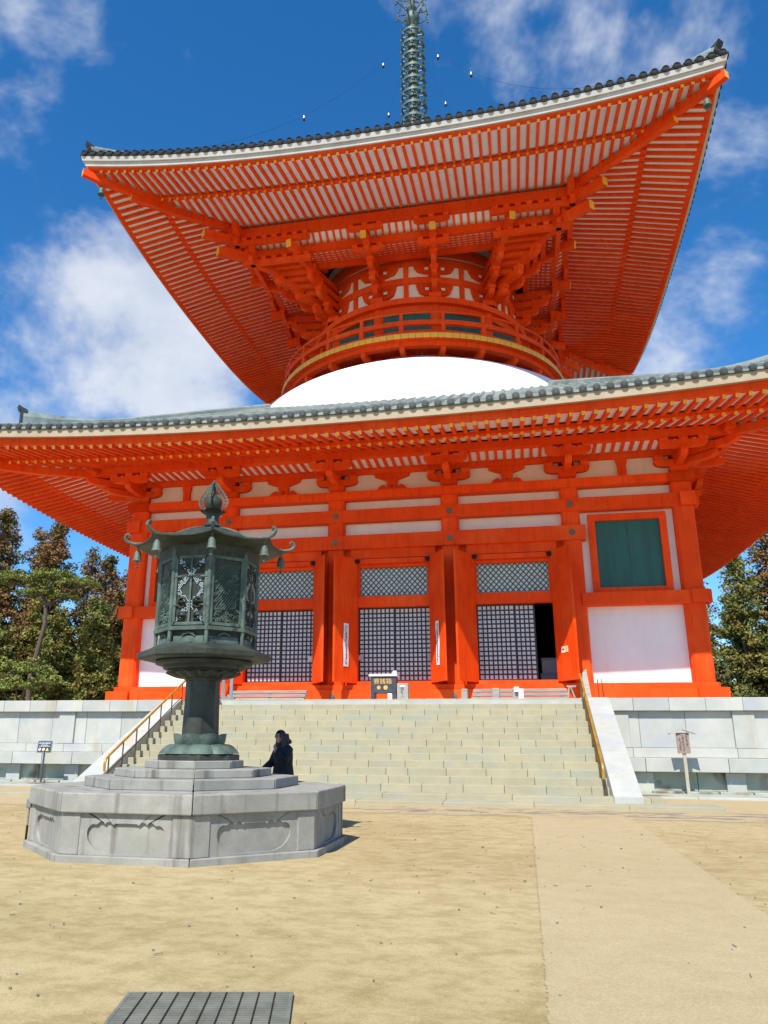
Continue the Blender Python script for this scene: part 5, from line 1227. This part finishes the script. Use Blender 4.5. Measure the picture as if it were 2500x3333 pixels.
# coat: hollow-looking loft from collar to mid thigh, hood rolled at the back, sleeves
def ring(z, rf, rs, cf, n=20): return [L3(cf+rf*math.cos(2*PI*j/n), rs*math.sin(2*PI*j/n), z) for j in range(n)]
secs = [(.62,.19,.255,-.01),(.75,.185,.245,-.01),(.90,.172,.222,-.005),(1.03,.158,.200,0),(1.16,.162,.212,.005),(1.26,.152,.215,.005),(1.32,.125,.185,.01),(1.36,.088,.115,.03),(1.40,.085,.098,.045),(1.42,.074,.084,.05)]
m = MB(); n = 20
for z, rf, rs_, cf in secs: m.v += [tuple(p+Vector((0,0,.006*math.sin(j*2.3+z*20)))) for j, p in enumerate(ring(z, rf, rs_, cf))]
for i in range(len(secs)-1):
    for j in range(n): m.f.append((i*n+j, i*n+(j+1)%n, (i+1)*n+(j+1)%n, (i+1)*n+j)); m.m.append(0)
m.f.append(tuple(range(n-1,-1,-1))); m.m.append(0)
coat = part('coat', m, 'coat', per, True)
for s, sh, el, wr in ((1,V[shL],V[elL],V[wrL]), (-1,V[shR],V[elR],V[wrR])):
    part('sleeve', MB().tube([sh-S*s*.05+Vector((0,0,.01)), sh+Vector((0,0,-.02)), sh.lerp(el,.5), el, el.lerp(wr,.5), wr], [.075,.085,.078,.072,.064,.056], 14), 'coat', coat, True)
part('hood', MB().tube([L3(.02,.12,1.40), L3(-.07,.085,1.42), L3(-.10,0,1.44), L3(-.07,-.085,1.42), L3(.02,-.12,1.40)], [.030,.042,.046,.042,.030], 10), 'coat', coat, True)
for s in (-1, 1): part('trouser_leg', MB().tube([L3(-.02,s*.085,.84), L3(.0,s*.09,.66), L3(.02,s*.09,.46), L3(-.02,s*.09,.12)], [.105,.095,.076,.066], 14), 'trousers', per, True)
for s in (-1, 1): part('shoe', MB().tube([L3(-.07,s*.09,.045), L3(.02,s*.092,.05), L3(.12,s*.10,.04), L3(.17,s*.102,.03)], [.035,.046,.040,.022], 10), 'shoe', per, True)

# ------------------------------------------------------------------ trees
def leaf_mat(name, cols, scale, rough=.8):
    m = bpy.data.materials.new(name); m.use_nodes = True; t = m.node_tree; b = t.nodes['Principled BSDF']; b.inputs['Roughness'].default_value = rough; b.inputs['Specular IOR Level'].default_value = .25
    g = N(t, 'ShaderNodeNewGeometry'); n = N(t, 'ShaderNodeTexNoise'); n.inputs['Scale'].default_value = scale; n.inputs['Detail'].default_value = 3; link(t, g.outputs['Position'], n.inputs['Vector'])
    r = N(t, 'ShaderNodeValToRGB'); link(t, n.outputs['Fac'], r.inputs[0]); e = r.color_ramp.elements
    e[0].position = .30; e[0].color = (*cols[0],1); e[1].position = .70; e[1].color = (*cols[-1],1)
    for i, c in enumerate(cols[1:-1]): q = e.new(.30+.40*(i+1)/(len(cols)-1)); q.color = (*c,1)
    h = N(t, 'ShaderNodeHueSaturation'); link(t, r.outputs[0], h.inputs['Color']); q = N(t, 'ShaderNodeMapRange'); q.inputs[3].default_value = .7; q.inputs[4].default_value = 1.35; link(t, g.outputs['Random Per Island'], q.inputs[0]); link(t, q.outputs[0], h.inputs['Value'])
    link(t, h.outputs[0], b.inputs['Base Color'])
    return m
MT['cedar'] = leaf_mat('cedar_foliage_bronzed', [(.085,.095,.025),(.150,.110,.032),(.215,.120,.044),(.175,.088,.036)], .45)
MT['cedar_green'] = leaf_mat('cedar_foliage_green', [(.070,.105,.024),(.125,.150,.032),(.205,.180,.042),(.22,.150,.044)], .6)
MT['pine'] = leaf_mat('pine_foliage', [(.105,.135,.032),(.17,.20,.046),(.235,.245,.062)], .8)
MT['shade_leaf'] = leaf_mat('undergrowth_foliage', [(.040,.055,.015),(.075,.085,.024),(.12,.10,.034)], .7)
MT['bark'] = pmat('cedar_bark', (.125,.092,.070), (.075,.055,.042), 3, .9, .4, 30, stretch=(6,6,.8)); MT['bark_pale'] = pmat('pale_lichen_bark', (.27,.235,.195), (.13,.105,.085), 3, .9, .4, 30, stretch=(4,4,1))
def clump(m, c, r, n, size, rnd, flat=.6):
    for q in range(n):
        th = rnd.uniform(0, 2*PI); z = rnd.uniform(-1, 1); k = math.sqrt(1-z*z); rr = r*rnd.random()**.45
        p = Vector((c[0]+rr*k*math.cos(th), c[1]+rr*k*math.sin(th), c[2]+rr*z*flat))
        a = Vector((rnd.gauss(0,1), rnd.gauss(0,1), rnd.gauss(0,.7))); a.normalize(); b = a.cross(Vector((rnd.gauss(0,1), rnd.gauss(0,1), rnd.gauss(0,1)))); b.normalize()
        s = size*rnd.uniform(.6,1.4); a *= s; b *= s*.38
        i = len(m.v); m.v += [tuple(p-a*.6), tuple(p+b), tuple(p+a), tuple(p-b)]; m.f.append((i,i+1,i+2,i+3)); m.m.append(0)
def trunk_mesh(pts, r0, r1, n=8):
    L = len(pts); return MB().tube(pts, [r0+(r1-r0)*(i/(L-1))**.8 for i in range(L)], n)
def cedar(x, y, h, R, mat, label, seed, bare=.16, dens=1.0, bark='bark', lean=0., size=.19, group='cedars behind the pagoda'):
    rnd = random.Random(seed); t = thing('cedar_tree', label, 'tree', (x, y, 0), group)
    pts = [Vector((x+lean*h*q/8+jit(rnd,.08)*q*.3, y+jit(rnd,.08)*q*.3, h*q/8*.97)) for q in range(9)]
    tr = part('trunk', trunk_mesh(pts, .017*h+.05, .02), bark, t, True); m = MB(); lm = MB()
    nl = int(h*7.0*dens)
    for i in range(nl):
        f = bare+(1-bare)*(i+rnd.random())/nl; z = h*f; ax = pts[min(8, int(f*8))].lerp(pts[min(8, int(f*8)+1)], f*8-int(f*8)) if f < .999 else pts[8]
        prof = (1-f)**.65*(.55+.45*min(1, (f-bare)/.18+.35)); L = R*prof*rnd.uniform(.55,1.2)+.25
        az = rnd.uniform(0, 2*PI); d = Vector((math.cos(az), math.sin(az), rnd.uniform(-.22,.12))); tip = ax+d*L
        lm.tube([ax, ax+d*L*.55+Vector((0,0,-.04*L)), tip], [.05+.006*L*2, .035, .012], 4, cap=False)
        for q in range(max(2, int(L*2.6))):
            g_ = (q+.6)/max(2, int(L*2.6)); c = ax.lerp(tip, .25+.8*g_)+Vector((jit(rnd,.25),jit(rnd,.25),jit(rnd,.25)))
            clump(m, c, .55+.2*rnd.random(), int(36*dens), size, rnd)
    clump(m, pts[8], .4, 14, size, rnd, 1.6)
    part('limbs', lm, bark, t, kind='stuff'); part('crown', m, mat, t)
    return t
def pine(x, y, h, pads, trunk, label, seed):
    rnd = random.Random(seed); t = thing('pine_tree', label, 'tree', (x, y, 0), 'pines left of the pagoda')
    part('trunk', trunk_mesh([Vector(p) for p in trunk], .26, .10), 'bark', t, True); m = MB(); lm = MB()
    for (px, py, pz, pr, fl) in pads:
        base = min((Vector(p) for p in trunk), key=lambda p: (p-Vector((px,py,pz-.8))).length)
        mid = base.lerp(Vector((px,py,pz)), .55)+Vector((0,0,-.25)); lm.tube([base, mid, Vector((px,py,pz-.1))], [.11,.07,.03], 6, cap=False)
        n = int(pr*pr*42)
        for q in range(n):
            a = rnd.uniform(0, 2*PI); r = pr*math.sqrt(rnd.random()); c = (px+r*math.cos(a), py+r*math.sin(a), pz+fl*(1-(r/pr)**2)*rnd.uniform(.1,1)+jit(rnd,.1)); clump(m, c, .24, 16, .13, rnd, .6)
            if q % 6 == 0: lm.tube([Vector((px,py,pz-.1)), Vector(c)], [.03,.01], 4, cap=False)
    part('limbs', lm, 'bark', t, kind='stuff'); part('crown', m, 'pine', t)
C1, C2 = 'cedar', 'cedar_green'
for a in ((-45.6,38,24.6,3.4,C1,'tall bronze cedar at the left edge of the picture',1), (-45.0,43,23.6,3.0,C1,'tall thin cedar second from the left edge, behind the others',2), (-38.4,36,22.3,3.3,C1,'tall bronze cedar with a pointed top left of the eave',3), (-39.6,45,21.6,3.0,C1,'far cedar between the two tallest left ones',4),
          (-34.6,40,19.4,3.2,C1,'bronze cedar just under the left eave line',5), (-30.6,37,17.0,2.9,C1,'bronze cedar next to the left corner column',6), (-28.2,43,17.6,2.8,C1,'far cedar showing blue sky through it beside the left column',7), (-33.8,31,12.0,2.6,C2,'green cedar behind the flat topped pine',8),
          (-28.4,28,11.2,2.4,C2,'olive green cedar in front, left of the corner column',9), (-26.2,31,9.5,2.2,C2,'low dark green cedar touching the left corner column',10), (-38.0,29,10.5,2.4,C2,'low green cedar at the far left behind the pine',11), (-52,40,24,3.4,C1,'tall cedar beyond the left edge of the picture',12),
          (-42.0,40,20.0,3.2,C1,'bronze cedar filling the gap between the two tallest left cedars',13), (-36.4,33,15.0,3.0,C2,'olive cedar behind the flat topped pine, left of its trunk',14), (-31.5,33,13.6,2.9,C2,'olive cedar behind the right arm of the flat topped pine',15), (-26.6,37,13.0,2.6,C1,'bronze cedar half hidden by the left corner column',16), (-41.0,31,12.5,2.9,C2,'green cedar at the left edge under the tall bronze ones',17)):
    x, y, h, R_, mt, lb_, sd = a; cedar(x, y, h, R_*1.18, mt, lb_, sd, dens=1.0 if sd not in (2,4,7) else .75, bare=.10 if mt == C2 else .18)
pine(-31.2, 24, 14, [(-33.6,24,13.4,1.9,.7),(-30.6,24.3,13.5,2.0,.8),(-28.1,23.8,12.9,1.6,.55),(-35.2,24.2,13.7,1.5,.6),(-31.8,24,12.3,1.5,.5),(-29.5,24.4,12.0,1.2,.4)],
     [(-31.3,24,0),(-31.4,24,3),(-31.5,24,6),(-31.1,24,8.2),(-30.8,24,10),(-30.9,24,11.4),(-31.3,24,12.4),(-32.2,24,13.0)], 'flat topped yellow green pine with a leaning trunk left of the pagoda', 41)
pine(-29.2, 20, 7, [(-30.6,20,6.2,1.5,.8),(-28.8,20.2,6.0,1.4,.9),(-27.4,19.8,5.2,1.2,.7),(-29.6,19.6,4.9,1.6,.7),(-31.3,20,5.2,1.2,.6)],
     [(-29.3,20,0),(-29.2,20,2),(-29.5,20,3.6),(-29.1,20,5.0)], 'low rounded yellow green pine behind the left platform wall', 42)
for a in ((22.8,40,17.5,2.7,C2,'cedar with a pale bare trunk right of the right corner column',51,.30,.85,'bark_pale'), (26.2,43,20.5,3.0,C1,'bronze cedar at the right edge under the eave',52,.2,.9,'bark'), (25.2,36,12.5,2.5,C2,'lower green cedar in front at the right edge',53,.06,1.0,'bark'), (20.2,44,13.6,2.4,C2,'green cedar close behind the right corner column',54,.1,.9,'bark'), (31,39,22,3.2,C1,'tall cedar beyond the right edge of the picture',55,.15,1.0,'bark'), (22.0,50,17.0,2.6,C1,'far bronze cedar showing sky through it on the right',56,.2,.6,'bark'), (23.6,46,14.5,3.0,C2,'green cedar behind the pale trunked one',57,.05,1.0,'bark'), (27.5,38,15.5,3.0,C2,'green cedar filling the right edge behind the lower one',58,.05,1.0,'bark')):
    x, y, h, R_, mt, lb_, sd, br, dn, bk = a; cedar(x, y, h, R_*1.15, mt, lb_, sd, br, dn, bk, group='cedars right of the pagoda')
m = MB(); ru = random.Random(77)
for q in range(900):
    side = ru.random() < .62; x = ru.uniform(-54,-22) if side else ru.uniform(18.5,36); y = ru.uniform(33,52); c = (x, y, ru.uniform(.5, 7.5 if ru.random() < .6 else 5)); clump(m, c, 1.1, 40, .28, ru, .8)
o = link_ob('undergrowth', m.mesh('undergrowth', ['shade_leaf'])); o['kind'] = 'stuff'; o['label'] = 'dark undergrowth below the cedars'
